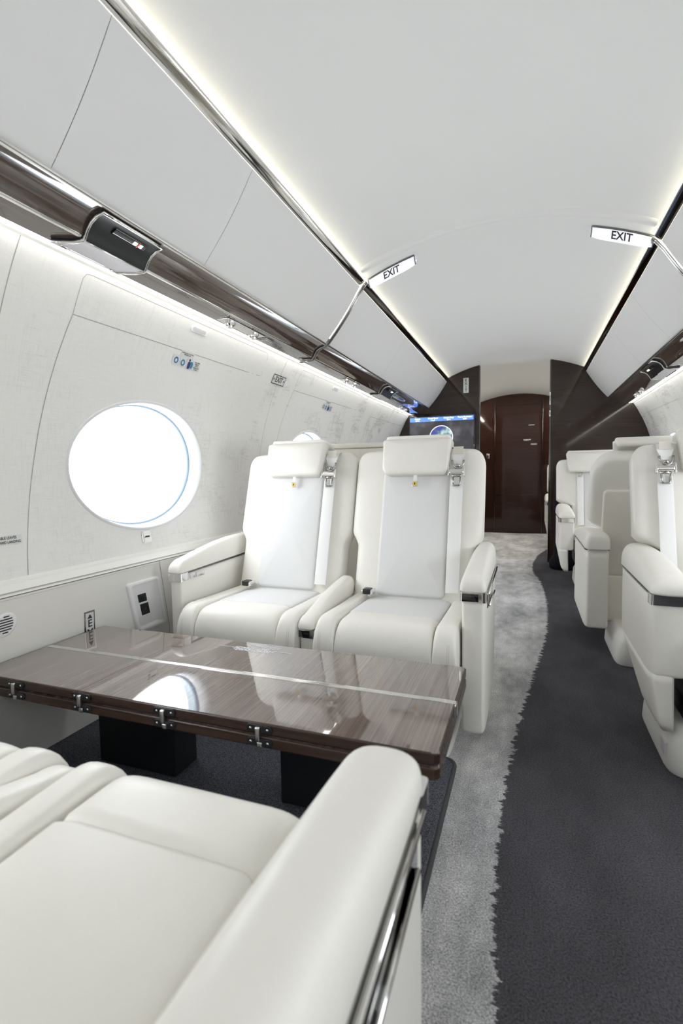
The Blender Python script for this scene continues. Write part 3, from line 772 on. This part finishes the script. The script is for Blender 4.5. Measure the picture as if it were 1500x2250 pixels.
        if A.get('skirt'):
            secs = []
            for k in range(8):
                t = k / 7; z = pb + .01 - (pb - .115) * t
                fa = ya + .008; fe = ye - .02 - .27 * t ** 1.2
                shr = .012 * t + (.012 if k == 7 else 0)
                xo = A['side'] * (aw / 2 - -.001 - .030 * t - (.012 if k == 7 else 0)); xi_ = -A['side'] * (aw / 2 - .038); secs.append(((ax + (xo + xi_) / 2, (fa + fe) / 2, z), (1, 0, 0), (0, 1, 0), abs(xo - xi_) / 2, (fe - fa) / 2 - (.012 if k == 7 else 0), 7))
            fin(G().add(*loft(secs, 40)), 'arm_skirt', LEATHER)
        # chrome line and front band
        def ringband(z_a, z_b, yA, yB, grow, nm, mat, par, zz=zr):
            m, hl = (yA + yB) / 2, (yB - yA) / 2
            v, f = loft([((ax, m, z), (1, 0, 0), (0, 1, 0), aw / 2 + grow, hl + grow, 9) for z in (z_a, z_b)], 44)
            q = G().add(v, f)
            if zz: q.v = [Vector((p.x, p.y, p.z + zz * max(0, min(1, (p.y - ya) / L_)))) for p in q.v]
            return fin(q, nm, mat, par, angle=40)
        if not A.get('noline'): ringband(zl - .0045, zl + .0012, ya + .006, ye + .018, .0006, 'chrome_line', DARKCH, pn)
        bd = ringband(zl - .029, zl + .001, ya + .002, ya + .045 if not A.get('long') else ya + .11, .0012, 'chrome_band', CHROME, pn)
        if A.get('glass', True):
            fin(G().add(*rbox(ax - aw * .42, ax + aw * .22, ya - .0012, ya + .004, zl - .0265, zl - .003, .001)), 'control_display', BLACKG, bd)
        if A.get('recess'):       # open tray slot with chrome bars on the outer face
            s = A['recess']; xo = ax + s * (aw / 2)
            fin(G().add(*rbox(xo - .004, xo + .0012, ya + .07, ya + .30, zl - .062, zl - .010, .003)), 'side_recess', BLACKG, pn)
            fin(G().add(*tube([(xo + s * .004, ya + .05, zl - .012), (xo + s * .004, ya + .20, zl - .010), (xo + s * .004, ye, zl - .009)], .0035, 8)).add(*tube([(xo + s * .004, ya + .085, zl - .055), (xo + s * .004, ya + .25, zl - .062), (xo + s * .004, ya + .34, zl - .066)], .0035, 8)), 'chrome_bar', CHROME, pn)
        if A.get('buttons'):
            s = A['buttons']; xi = ax + s * (aw / 2)
            fin(G().add(*rbox(xi - .002, xi + s * .003, ya + .052, ya + .082, zl - .026, zl - .006, .001)).add(*rbox(xi - .002, xi + s * .003, ya + .09, ya + .14, zl - .026, zl - .010, .001)), 'arm_button', SATIN, bd)
    if rear:
        # shell panels on the rear of the back
        def RM(u, v, w_): return (u, yb(v) + (T) * ca + w_ * ca, v - T * sa - w_ * sa)
        fin(G().add(*pillow(0, .585, bhw - .055, .238, .02, .012, .010, .010, fn=RM)), 'rear_shell', LEATHER2)
        fin(G().add(*pillow(0, .875, .14, .045, .04, .008, .006, .006, fn=RM, top_hw=.11)), 'upper_rear_panel', LEATHER)
        pts = [RM(-.12, .828, .012)] + [RM(-.12 + .03 * (1 - math.cos(q)), .85 + .05 * math.sin(q), .016) for q in [i / 6 * PI / 2 for i in range(7)]] + [RM(.0, .905, .018), RM(.09, .90, .016)] + [RM(.12, .85, .016), RM(.12, .828, .012)]
        fin(G().add(*tube(pts, .0016, 6)), 'piping', STITCH)
        fin(G().add(*pillow(0, .24, bhw - .05, .115, .02, .02, .012, .005, fn=lambda u, v, w_: (u, .53 + w_, v))), 'lower_rear_panel', LEATHER2)
    return root

AR = dict(x=.261, w=.075, bottom=.09, recess=1, long=False, y0=.08, y1=.57, back_cut=.06)
# far pair of the table group, facing the camera
seat('white leather seat beside the window, facing camera behind the table', -.925, 1.42, 1, 0, chw=.228, strap=.157,
     arms=[dict(x=-.286, w=.058, bottom=.12, y0=.075, y1=.56, buttons=1, glass=False, rise=.012), dict(x=.256, w=.060, line=.380, h=.070, bottom=.12, y0=.035, y1=.43, rise=.030, pe=3.4, noline=True)], group=None)
seat('white leather aisle seat facing camera behind the table, headrest in front of screen', -.410, 1.42, 1, 0, chw=.223, arms=[AR])
# near pair, facing away from the camera
seat('white leather window seat cut off at lower left photo corner', -.939, .612, -1, .04, chw=.228, lean=.30, strap=None, zt=.443, ins=LEATHERP,
     arms=[dict(x=-.286, w=.058, bottom=.12, y0=.075, y1=.5, glass=False), dict(x=.256, w=.060, line=.395, h=.062, bottom=.12, y0=.035, y1=.42, rise=.030, pe=3.4, noline=True)])
seat('large white leather seat in foreground seen from its backrest, arm beside aisle', -.426, .612, -1, .04, chw=.223, lean=.30, strap=None, buckle=0,
     zt=.443, ins=LEATHERP, arms=[dict(x=.264, w=.100, bottom=.07, recess=1, y0=.014, y1=.56, h=.075, line=.503, tip=.07, pe=2.6)])
# single seats across the aisle
def RA(**k): return [dict(dict(x=s_ * .272, w=.11, bottom=.285, skirt=True, y0=.07, y1=.56, back_cut=.02, h=.085, glass=False, side=s_), **k) for s_ in (-1, 1)]
seat('white leather seat across the aisle nearest camera, cut by right photo edge', .657, 1.545, 1, 0, bhw=.298, chw=.215, strap=-.205, hrw=.165, single=True, arms=RA(), base=(-.27, .268), buckle=0)
seat('white leather seat turned with its back to camera, between the two facing ones', .587, 3.33, -1, 0, bhw=.305, chw=.215, strap=None, hrw=.205, single=True, arms=RA(bottom=.12, skirt=False, back_cut=0, y1=.67, line=.502), base=(-.27, .205), by=.62, buckle=0, rear=True, hrz=(.885, 1.030), topr=.12)
seat('far white leather seat facing camera beside the dark wooden partition', .545, 3.99, 1, 0, bhw=.325, chw=.215, strap=-.150, hrw=.255, hrz=(.855, 1.035), single=True, arms=RA(), base=(-.27, .2), buckle=0)
seat('sliver of white seat beyond the partition edge', .515, 6.0, 1, 0, bhw=.30, chw=.215, strap=None, single=True, arms=RA(), base=(-.27, .2), buckle=0)

# black garment bag standing behind the far seat
bag = thing('garment_bag', 'black cloth garment bag slumped between far seat and wooden partition', 'bag', (.34, 4.90, 0))
secs = []
for z, hx, hy, dx in ((0, .13, .09, 0), (.01, .15, .11, 0), (.06, .155, .12, .0), (.12, .125, .10, .005), (.3, .12, .085, .005), (.55, .125, .08, .0), (.75, .12, .075, .0), (.86, .10, .06, .01), (.92, .07, .045, .02), (.935, .03, .02, .03)):
    secs.append(((dx, 0, z), (1, 0, 0), (0, 1, 0), hx, hy, 3))
v, f = loft(secs, 32); G().add(v, f).obj('bag_body', BLACKF, bag)
G().add(*tube([(.03, 0, .93), (.02, 0, .965), (.05, 0, .985), (.08, 0, .965), (.06, 0, .93)], .006, 8)).obj('bag_handle', BLACKF, bag)

# ------------------------------------------------------------------ service units under the bins
def vpt(t, y, side=-1, off=0):
    """point on the valence section, t 0..1 down the concave wood then 1..2 along the flat shelf"""
    P = VP + [(.897, 1.4735)]
    if t <= 1:
        k = t * (len(P) - 1); i = min(int(k), len(P) - 2); q = k - i
        h, z = P[i][0] + (P[i + 1][0] - P[i][0]) * q, P[i][1] + (P[i + 1][1] - P[i][1]) * q
        nh, nz = -.57, -.82
    else:
        h, z = .899 + (.974 - .899) * (t - 1), 1.4715 - .0035 * (t - 1); nh, nz = 0, -1
    return Vector((XC + side * (h + nh * off), y, z + nz * off))
def service_unit(side, y0, y1, label, slant=.045):
    yc = (y0 + y1) / 2; root = thing('service_unit', label, 'control unit', (XC + side * .89, yc, 1.48))
    o = root.location
    def P(t, s, off):     # s -1..1 along y ; corners slant towards the shelf edge
        yy = yc + s * (y1 - y0) / 2 - slant * max(0, t - 1.0)
        return vpt(t, yy, side, off) - Vector(o)
    ts = [.10 + .90 * i / 10 for i in range(11)]
    G().add(*grid([[P(t, s, .010) for t in ts] for s in (-.97, 0, .97)])).obj('black_fascia', BLACK, root)
    ts2 = [1.0 + .80 * i / 6 for i in range(7)]
    G().add(*grid([[P(t, s, .008) for t in ts2] for s in (-.97, 0, .97)])).obj('reading_lamp_lens', LENS, root)
    loop = [P(.10, s, .009) for s in (-1, -.5, 0, .5, 1)] + [P(t, 1, .009) for t in (.3, .5, .7, .9, 1.0, 1.2, 1.5, 1.78)] + [P(1.80, s, .007) for s in (1, .5, 0, -.5, -1)] + [P(t, -1, .009) for t in (1.78, 1.5, 1.2, 1.0, .9, .7, .5, .3)]
    G().add(*tube(loop, .0045, 8, True)).add(*tube([P(1.0, s, .010) for s in (-.97, 0, .97)], .0018, 6)).obj('chrome_frame', CHROME, root)
    # side skirts closing the gap to the wood
    G().add(*grid([[P(t, 1, q) for t in ts + ts2] for q in (-.003, .01)])).add(*grid([[P(t, -1, q) for t in ts + ts2] for q in (-.003, .01)])).obj('unit_side', BLACK, root)
    pb_ = G().add(*grid([[P(t, s, q) for t, q in ((.29, .0105), (.31, .014), (.47, .014), (.49, .0105))] for s in (-.42, -.40, .62, .64)])).obj('button_bar', BLACKG, root)
    G().add(*grid([[P(t, s, .0152) for t in (.34, .44)] for s in (.22, .34)])).add(*grid([[P(t, s, .0152) for t in (.34, .44)] for s in (.42, .52)])).obj('lit_button', LAMPW, pb_, smooth=False)
    G().add(*grid([[P(t, s, .0154) for t in (.30, .48)] for s in (.365, .385)])).obj('red_mark', RED, pb_, smooth=False)
service_unit(-1, .995, 1.205, 'large black service unit with chrome frame above the big window')
service_unit(-1, 3.66, 3.95, 'small black service unit far along the left wood rail near the bulkhead')
service_unit(1, 3.50, 3.85, 'black service unit with lamp on right wood rail')
def air_panel(side, y0, y1, label, grille=True, group='air outlet panels'):
    yc = (y0 + y1) / 2; o = Vector((XC + side * .937, yc, 1.467)); root = thing('air_outlet_panel', label, 'air outlet', o, group)
    hl = (y1 - y0) / 2
    G().add(*pillow(0, 0, .026, hl, .004, .003, .001, fn=lambda u, v, w_: (side * u, v, .003 - w_))).obj('base_plate', SATIN, root)
    for yy in (-hl * .62, hl * .62):
        nz_ = G()
        nz_.add(*loft([((0, yy, q), (1, 0, 0), (0, 1, 0), r, r, 2) for q, r in ((0, .021), (-.007, .021), (-.012, .016), (-.012, .012), (-.020, .010), (-.021, .004))], 24)).obj('nozzle', CHROME, root, angle=30)
        k = nz_
        G().add(*loft([((0, yy, q), (1, 0, 0), (0, 1, 0), r, r, 2) for q, r in ((-.0121, .0155), (-.0125, .0155))], 20)).obj('nozzle_gap', BLACK, root)
    if grille:
        g = G()
        for i in range(5): g.add(*rbox(-.016 + i * .007, -.013 + i * .007, hl + .02, hl + .085, -.0045, .001, .0008))
        g.add(*tube([(-.02, hl + .012, -.001), (.02, hl + .012, -.001), (.02, hl + .092, -.001), (-.02, hl + .092, -.001)], .0015, 6, True))
        g.obj('speaker_grille', SATIN, root)
air_panel(-1, 1.665, 1.95, 'chrome air outlet panel with grille above the big window, aft of the hoop')
air_panel(-1, 2.98, 3.24, 'chrome air outlet panel forward of the left hoop', False)
air_panel(-1, 4.45, 4.72, 'tiny chrome air outlet panel nearest the bulkhead on the left', False)
air_panel(1, 4.35, 4.65, 'chrome air outlet panel on the right rail near the bulkhead', False)

# ------------------------------------------------------------------ signs and small fittings
def ceil_sign(hc, y, label, half=.115):
    o = Vector((XC + hc, y, ZC + math.sqrt(RC * RC - hc * hc))); root = thing('exit_sign', label, 'exit sign', o, 'ceiling exit signs')
    def S(a, b, d=0):       # a across, b down from ceiling, d forward
        h = hc + a; return cpt(h, y - .0 + d + .0, b) - o
    n = 14
    def prof(a, b0, b1): return [S(a, b0), S(a, b1)]
    aa = [-half + 2 * half * i / n for i in range(n + 1)]
    def hb(a): return .043 * (1 - .25 * abs(a / half) ** 4)
    G().add(*grid([[S(a, -.003, -.012) for a in aa], [S(a, .003, -.014) for a in aa], [S(a, .006, -.010) for a in aa], [S(a, hb(a), .022) for a in aa], [S(a, hb(a) - .004, .030) for a in aa], [S(a, -.003, .050) for a in aa]])).add(
        *grid([[S(-half, -.003, -.012), S(-half, .006, -.010), S(-half, hb(half), .022), S(-half, -.003, .05)]] * 2)).obj('sign_face', SIGNW, root, angle=30)
    G().add(*tube([S(a, .004, -.0125) for a in aa], .0040, 6)).add(*tube([S(half, b, d) for b, d in ((.003, -.012), (.02, .003), (hb(half), .022))], .0026, 6)).add(*tube([S(-half, b, d) for b, d in ((.003, -.012), (.02, .003), (hb(half), .022))], .0026, 6)).obj('sign_bezel', simple('sign_bezel_grey', (.20, .195, .19), .3, metal=.6), root)
    def T(a, b):
        q = (.024 - b); return S(a, q, -.010 + (q - .006) / .037 * .032 - .0012)
    G().add(*text('EXIT', .034, T, sx=1.15)).obj('exit_lettering', INK, root, smooth=False)
ceil_sign(-.49, 2.46, 'lit ceiling exit sign at the left end of the ceiling arch')
ceil_sign(.50, 2.46, 'lit ceiling exit sign at the right end of the ceiling arch')
def on_wall(y, z, off=.0012):
    th = zth(z); return lambda a, b, d=0: wpt(-1, y + a, th + b / RW, off + d)
def wall_plate(fn, hw, hh, inner=None):
    g = G().add(*grid([[fn(-hw + 2 * hw * i / 4, b) for i in range(5)] for b in (-hh, 0, hh)])); return g
def rel(g, o): g.v = [q - Vector(o) for q in g.v]; return g
for y, z, lb in ((2.395, 1.373, 'small black framed exit placard with arrows on the window wall'),):
    fn = on_wall(y, z); o = fn(0, 0); root = thing('exit_placard', lb, 'sign', o)
    rel(wall_plate(fn, .066, .024), o).obj('plate', STICKER, root, smooth=False)
    f2 = on_wall(y, z, .0018)
    g = G()
    for a0, a1, b0, b1 in ((-.067, .067, .021, .025), (-.067, .067, -.025, -.021), (-.067, -.063, -.025, .025), (.063, .067, -.025, .025)):
        g.add([f2(a0, b0), f2(a1, b0), f2(a1, b1), f2(a0, b1)], [(0, 1, 2, 3)])
    rel(g, o).obj('border', INK, root, smooth=False)
    g = G().add(*text('EXIT', .040, lambda a, b: f2(a, b), sx=.95)).add([f2(-.060, 0), f2(-.050, .008), f2(-.050, -.008)], [(0, 1, 2)]).add([f2(.060, 0), f2(.050, .008), f2(.050, -.008)], [(0, 1, 2)])
    rel(g, o).obj('lettering', INK, root, smooth=False)
def pictos(y, z, label, k=1.0):
    fn = on_wall(y, z); f2 = on_wall(y, z, .0018); f3 = on_wall(y, z, .0023); o = fn(0, 0)
    root = thing('instruction_placard', label, 'sign', o)
    g = G()
    for a0, a1, b0, b1 in ((-.088, -.050, -.016, .022), (-.046, -.010, -.016, .018), (-.052, .024, .022, .046), (.034, .078, -.020, .018), (-.006, .030, -.020, .020)):
        g.add([fn(a0, b0), fn(a1, b0), fn(a1, b1), fn(a0, b1)], [(0, 1, 2, 3)])
    rel(g, o).obj('sticker', STICKER, root, smooth=False)
    g = G()
    for ca, cb in ((-.068, .002), (-.028, 0)):
        rr = [[f2(ca + r * math.cos(t), cb + r * math.sin(t)) for t in [2 * PI * i / 20 for i in range(20)]] for r in (.0065, .0125)]
        g.add(*grid(rr, True))
    g.add([f2(.022 + .010 * math.cos(t), -.001 + .014 * math.sin(t)) for t in [2 * PI * i / 16 for i in range(16)]], [tuple(range(16))])
    rel(g, o).obj('blue_ring', BLUE, root, smooth=False)
    g = G().add([f3(.008 + a, b) for a, b in ((-.006, -.018), (.006, -.018), (.008, .002), (.007, .010), (-.005, .010), (-.008, 0))], [tuple(range(6))])
    g.add([f3(.009 + .0045 * math.cos(t), .016 + .0055 * math.sin(t)) for t in [2 * PI * i / 12 for i in range(12)]], [tuple(range(12))])
    rel(g, o).obj('figure_picture', NAVY, root, smooth=False)
    g = G().add(*text('INSTRUCTIONS FOR OPENING\nEMERGENCY EXIT', .0062, lambda a, b: f2(a - .014, b + .034), sx=.8))
    g.add(*text('PULL LEVER\nREMOVE\nHATCH\nTHROW OUT\nOF EXIT', .0072, lambda a, b: f2(a + .056, b), sx=.8))
    rel(g, o).obj('lettering', INK, root, smooth=False)
pictos(1.672, 1.318, 'blue and white instruction placard above the large window')
pictos(1.672 + 1.465, 1.318, 'small instruction placard above the farther window')
# oblong vents / latches
def slot(y, z, label):
    fn = lambda u, v, w_: wpt(-1, y + u, zth(z) + v / RW, w_ + .0004); o = fn(0, 0, 0)
    r = thing('ceiling_latch', label, 'latch', o)
    rel(G().add(*pillow(0, 0, .050, .0115, .011, .003, .0015, fn=fn)), o).obj('latch_rim', WHITEP, r)
    rel(G().add(*pillow(0, 0, .040, .0075, .007, .0036, .0005, fn=fn)), o).obj('latch_well', LENS, r)
slot(1.672, 1.438, 'small oblong latch high on the wall above the large window'); slot(1.672 + 1.465, 1.438, 'small oblong latch high above the farther window')
# shade switch under the window
fn = lambda u, v, w_: wpt(-1, 1.508 + u, zth(.657) + v / RW, w_ + .0004); o = fn(0, 0, 0)
r = thing('shade_switch', 'small framed shade switch on the wall just below the window', 'switch', o)
rel(G().add(*pillow(0, 0, .024, .023, .007, .003, .0015, fn=fn)), o).obj('switch_frame', SATIN, r)
rel(G().add(*pillow(0, .011, .019, .0105, .005, .006, .002, fn=fn)).add(*pillow(0, -.0115, .019, .009, .005, .006, .002, fn=fn)), o).obj('rocker', WHITEP, r)
rel(G().add(*pillow(0, .001, .011, .0028, .0015, .0068, .0005, fn=fn)), o).obj('switch_slot', BLACK, r)
# table leaf notice
f1 = on_wall(.985, .712); f2 = on_wall(.985, .712, .0018); o = f1(0, 0)
r = thing('table_notice', 'narrow grey lettered notice on the wall at the left photo edge', 'sign', o)
rel(G().add([f1(-.15, -.013), f1(.034, -.013), f1(.034, .013), f1(-.15, .013)], [(0, 1, 2, 3)]), o).obj('sticker', STICKER, r, smooth=False)
rel(G().add(*text('STOW ITEMS AND FOLD TABLE LEAVES', .0105, lambda a, b: f2(a + .018, b + .006), align='RIGHT', sx=.85)).add(*text('FOR TAXI, TAKEOFF, AND LANDING', .0105, lambda a, b: f2(a + .030, b - .006), align='RIGHT', sx=.85)), o).obj('lettering', INK, r, smooth=False)
# vertical exit marker on lower panel
def lp(y, z, off=.001, sl=.15):
    return lambda a, b, d=0: lpan(y + a - sl * b, z + b, off + d)
f1 = lp(1.224, .375); f2 = lp(1.224, .375, .0018); o = f1(0, 0)
r = thing('exit_marker', 'vertical exit marker with arrows on the lower wall behind the table', 'sign', o)
rel(G().add([f1(-.021, -.105), f1(.021, -.105), f1(.021, .078), f1(-.021, .078)], [(0, 1, 2, 3)]), o).obj('plate', SATIN, r, smooth=False)
rel(G().add([f2(-.016, -.099), f2(.016, -.099), f2(.016, .072), f2(-.016, .072)], [(0, 1, 2, 3)]), o).obj('face', STICKER, r, smooth=False)
f3 = lp(1.224, .375, .0024)
g = G().add([f3(-.010, .052), f3(.010, .052), f3(0, .067)], [(0, 1, 2)]).add([f3(-.010, -.079), f3(.010, -.079), f3(0, -.094)], [(0, 1, 2)])
for i, ch in enumerate('EXIT'): g.add(*text(ch, .036, lambda a, b, i=i: f3(a, b + .034 - .0325 * i), sx=1.0))
rel(g, o).obj('lettering', INK, r, smooth=False)
# recessed power outlet tray
oy, oz, slt = 1.483, .405, .40
def ob(a, b, d=0): return lpan(oy + a - slt * b, oz + b, d)
o = ob(0, 0); r = thing('outlet_tray', 'recessed white power outlet tray on lower wall beside the window seat', 'power outlet', o)
def oring(hw, hh, rr, d): return [ob(x, y, d) - o for x, y in rrect(hw, hh, rr, 5)]
G().add(*grid([oring(.082, .104, .014, .0), oring(.081, .103, .014, .006), oring(.078, .100, .013, .009), oring(.066, .088, .010, .009), oring(.064, .086, .010, .007)], True)).obj('tray_rim', WHITEP, r)
q = oring(.064, .086, .010, .007); q2 = [ob(x - .006, y - .012, .001) - o for x, y in rrect(.050, .066, .012, 5)]
G().add(*grid([q, q2], True)).add(q2, [tuple(range(len(q2)))]).obj('tray_well', WHITEP, r, angle=25)
def oslab(a0, a1, b0, b1, d0, d1):
    v, f = rbox(a0, a1, b0, b1, d0, d1, .0015); return [ob(p.x, p.y, p.z) - o for p in v], f
G().add(*oslab(-.038, .000, .018, .050, .001, .006)).obj('usb_socket', BLACK, r)
G().add(*oslab(-.036, .004, -.036, .010, .001, .005)).obj('mains_socket', BLACK, r)
G().add(*oslab(-.024, -.010, -.022, -.006, .0045, .0056)).obj('socket_face', BLACKG, r)
# round vent
vo = lpan(.930, .490); r = thing('round_air_vent', 'round white slotted vent low on the wall at the left photo edge', 'vent', vo)
G().add(*[*grid([[lpan(.930 + rr * math.cos(t), .490 + rr * math.sin(t), d) - vo for t in [2 * PI * i / 32 for i in range(32)]] for rr, d in ((.034, 0), (.033, .0025), (.028, .0035), (.001, .0035))], True)]).obj('vent_disc', WHITEP, r)
g = G()
for i, wd in enumerate((.008, .017, .020, .021, .020, .017, .008)):
    b = (3 - i) * .0075; g.add(*[*grid([[lpan(.930 + a, .490 + b + c, .0042) - vo for a in (-wd, wd)] for c in (-.0018, .0018)])])
g.obj('vent_slot', BLACK, r, smooth=False)
# bulkhead exit marker
o = Vector((-.589, YB - .002, 1.738)); r = thing('exit_marker', 'vertical exit marker high on the dark bulkhead left of the doorway', 'sign', o)
G().add(*rbox(-.026, .026, -.003, .002, -.073, .073, .001)).obj('plate', STICKER, r)
g = G()
for i, ch in enumerate('EXIT'): g.add(*text(ch, .036, lambda a, b, i=i: (a, -.0042, b + .048 - .032 * i)))
g.obj('lettering', INK, r, smooth=False)
# switches on the far wall
for x, y, z, hw, hh, lb in ((-.545, YE - .002, 1.10, .022, .035, 'small metal switch plate on the far wall left of the door'),
                            (.186, YB - .006, 1.42, .006, .028, 'tiny white switch on the right partition edge'), (.186, YB - .006, 1.56, .005, .06, 'narrow white label on the right partition edge')):
    r = thing('switch_plate', lb, 'switch', (x, y, z))
    G().add(*rbox(-hw, hw, -.004, .001, -hh, hh, .001)).obj('plate', SATIN if x < 0 else WHITEP, r)
    G().add(*rbox(-hw * .5, hw * .5, -.006, -.003, -hh * .45, hh * .45, .001)).obj('toggle', BLACK, r)
# ------------------------------------------------------------------ screen on the bulkhead
tv = thing('wall_screen', 'flat black screen showing flight map on dark bulkhead behind the seats', 'screen', (-.83, YB, 1.27))
G().add(*rbox(-.335, .335, -.035, 0, -.195, .19, .006)).obj('bezel', BLACKG, tv, smooth=False)
def screenmat():
    m, nt, N, L, b = newmat('flight_map_screen')
    tc = N.new('ShaderNodeTexCoord'); n = N.new('ShaderNodeTexNoise'); n.inputs['Scale'].default_value = 9; n.inputs['Detail'].default_value = 6
    L.new(tc.outputs['Object'], n.inputs[0]); r_ = N.new('ShaderNodeValToRGB'); r_.color_ramp.elements[0].position = .45; r_.color_ramp.elements[0].color = (.022, .022, .025, 1)
    r_.color_ramp.elements[1].position = .8; r_.color_ramp.elements[1].color = (.08, .08, .09, 1)
    L.new(n.outputs[0], r_.inputs[0]); L.new(r_.outputs[0], b.inputs['Emission Color']); b.inputs['Emission Strength'].default_value = 1
    b.inputs['Base Color'].default_value = (.01, .01, .01, 1); b.inputs['Roughness'].default_value = .2
    return m
def earthmat():
    m, nt, N, L, b = newmat('globe_picture')
    tc = N.new('ShaderNodeTexCoord'); n = N.new('ShaderNodeTexNoise'); n.inputs['Scale'].default_value = 14; n.inputs['Detail'].default_value = 6
    L.new(tc.outputs['Object'], n.inputs[0]); r_ = N.new('ShaderNodeValToRGB'); e = r_.color_ramp.elements; e[0].position = .42; e[0].color = (.05, .05, .28, 1); e[1].position = .72; e[1].color = (.7, .8, .85, 1)
    k = r_.color_ramp.elements.new(.55); k.color = (.10, .22, .20, 1)
    L.new(n.outputs[0], r_.inputs[0]); L.new(r_.outputs[0], b.inputs['Emission Color']); b.inputs['Emission Strength'].default_value = .7; b.inputs['Base Color'].default_value = (.01, .01, .02, 1)
    return m
scn = G().add(*box(-.320, .320, -.0365, -.034, -.18, .175)).obj('display', screenmat(), tv, smooth=False)
G().add(*box(-.318, .318, -.0375, -.036, .128, .170)).obj('blue_banner', simple('banner_blue', (.02, .05, .2), .4, emit=(.09, .20, .62), es=1.0), scn, smooth=False)
g = G()
for k, (a, b_) in enumerate((('Altitude', '507 ft'), ('Ground Speed', '0 mph'), ('Outside Temp', '46 °F'), ('Time to Destination', '00:00'))):
    xx = -.24 + .158 * k
    g = G().add(*text(a, .021, lambda p, q, xx=xx: (xx + p, -.0382, .158 + q), sx=.8)).add(*text(b_, .017, lambda p, q, xx=xx: (xx + p, -.0382, .138 + q)))
    g.obj('banner_lettering', SCRW, scn, smooth=False)
q = [(.0 + .115 * math.cos(t), -.0372, -.035 + .115 * math.sin(t)) for t in [2 * PI * i / 40 for i in range(40)]]
G().add(q, [tuple(range(40))]).obj('globe', earthmat(), scn, smooth=False)
q2 = [[(.0 + r_ * math.cos(t), -.0374, -.035 + r_ * math.sin(t)) for t in [2 * PI * i / 40 for i in range(40)]] for r_ in (.113, .118)]
G().add(*grid(q2, True)).obj('globe_rim', simple('globe_rim_glow', (.8, .85, .9), .5, emit=(.8, .9, 1), es=.9), scn, smooth=False)

# ------------------------------------------------------------------ cabinet behind the table seats
cab = thing('side_cabinet', 'ivory cabinet standing behind the window seat, seen between the two backrests', 'cabinet', (-.76, 2.42, 0))
G().add(*rbox(-.21, .21, -.14, .14, .0, 1.0, .006)).obj('cabinet_body', LEATHER2, cab)
G().add(*rbox(-.215, .215, -.145, .145, 1.001, 1.025, .006)).obj('cabinet_top', LEATHER2, cab)
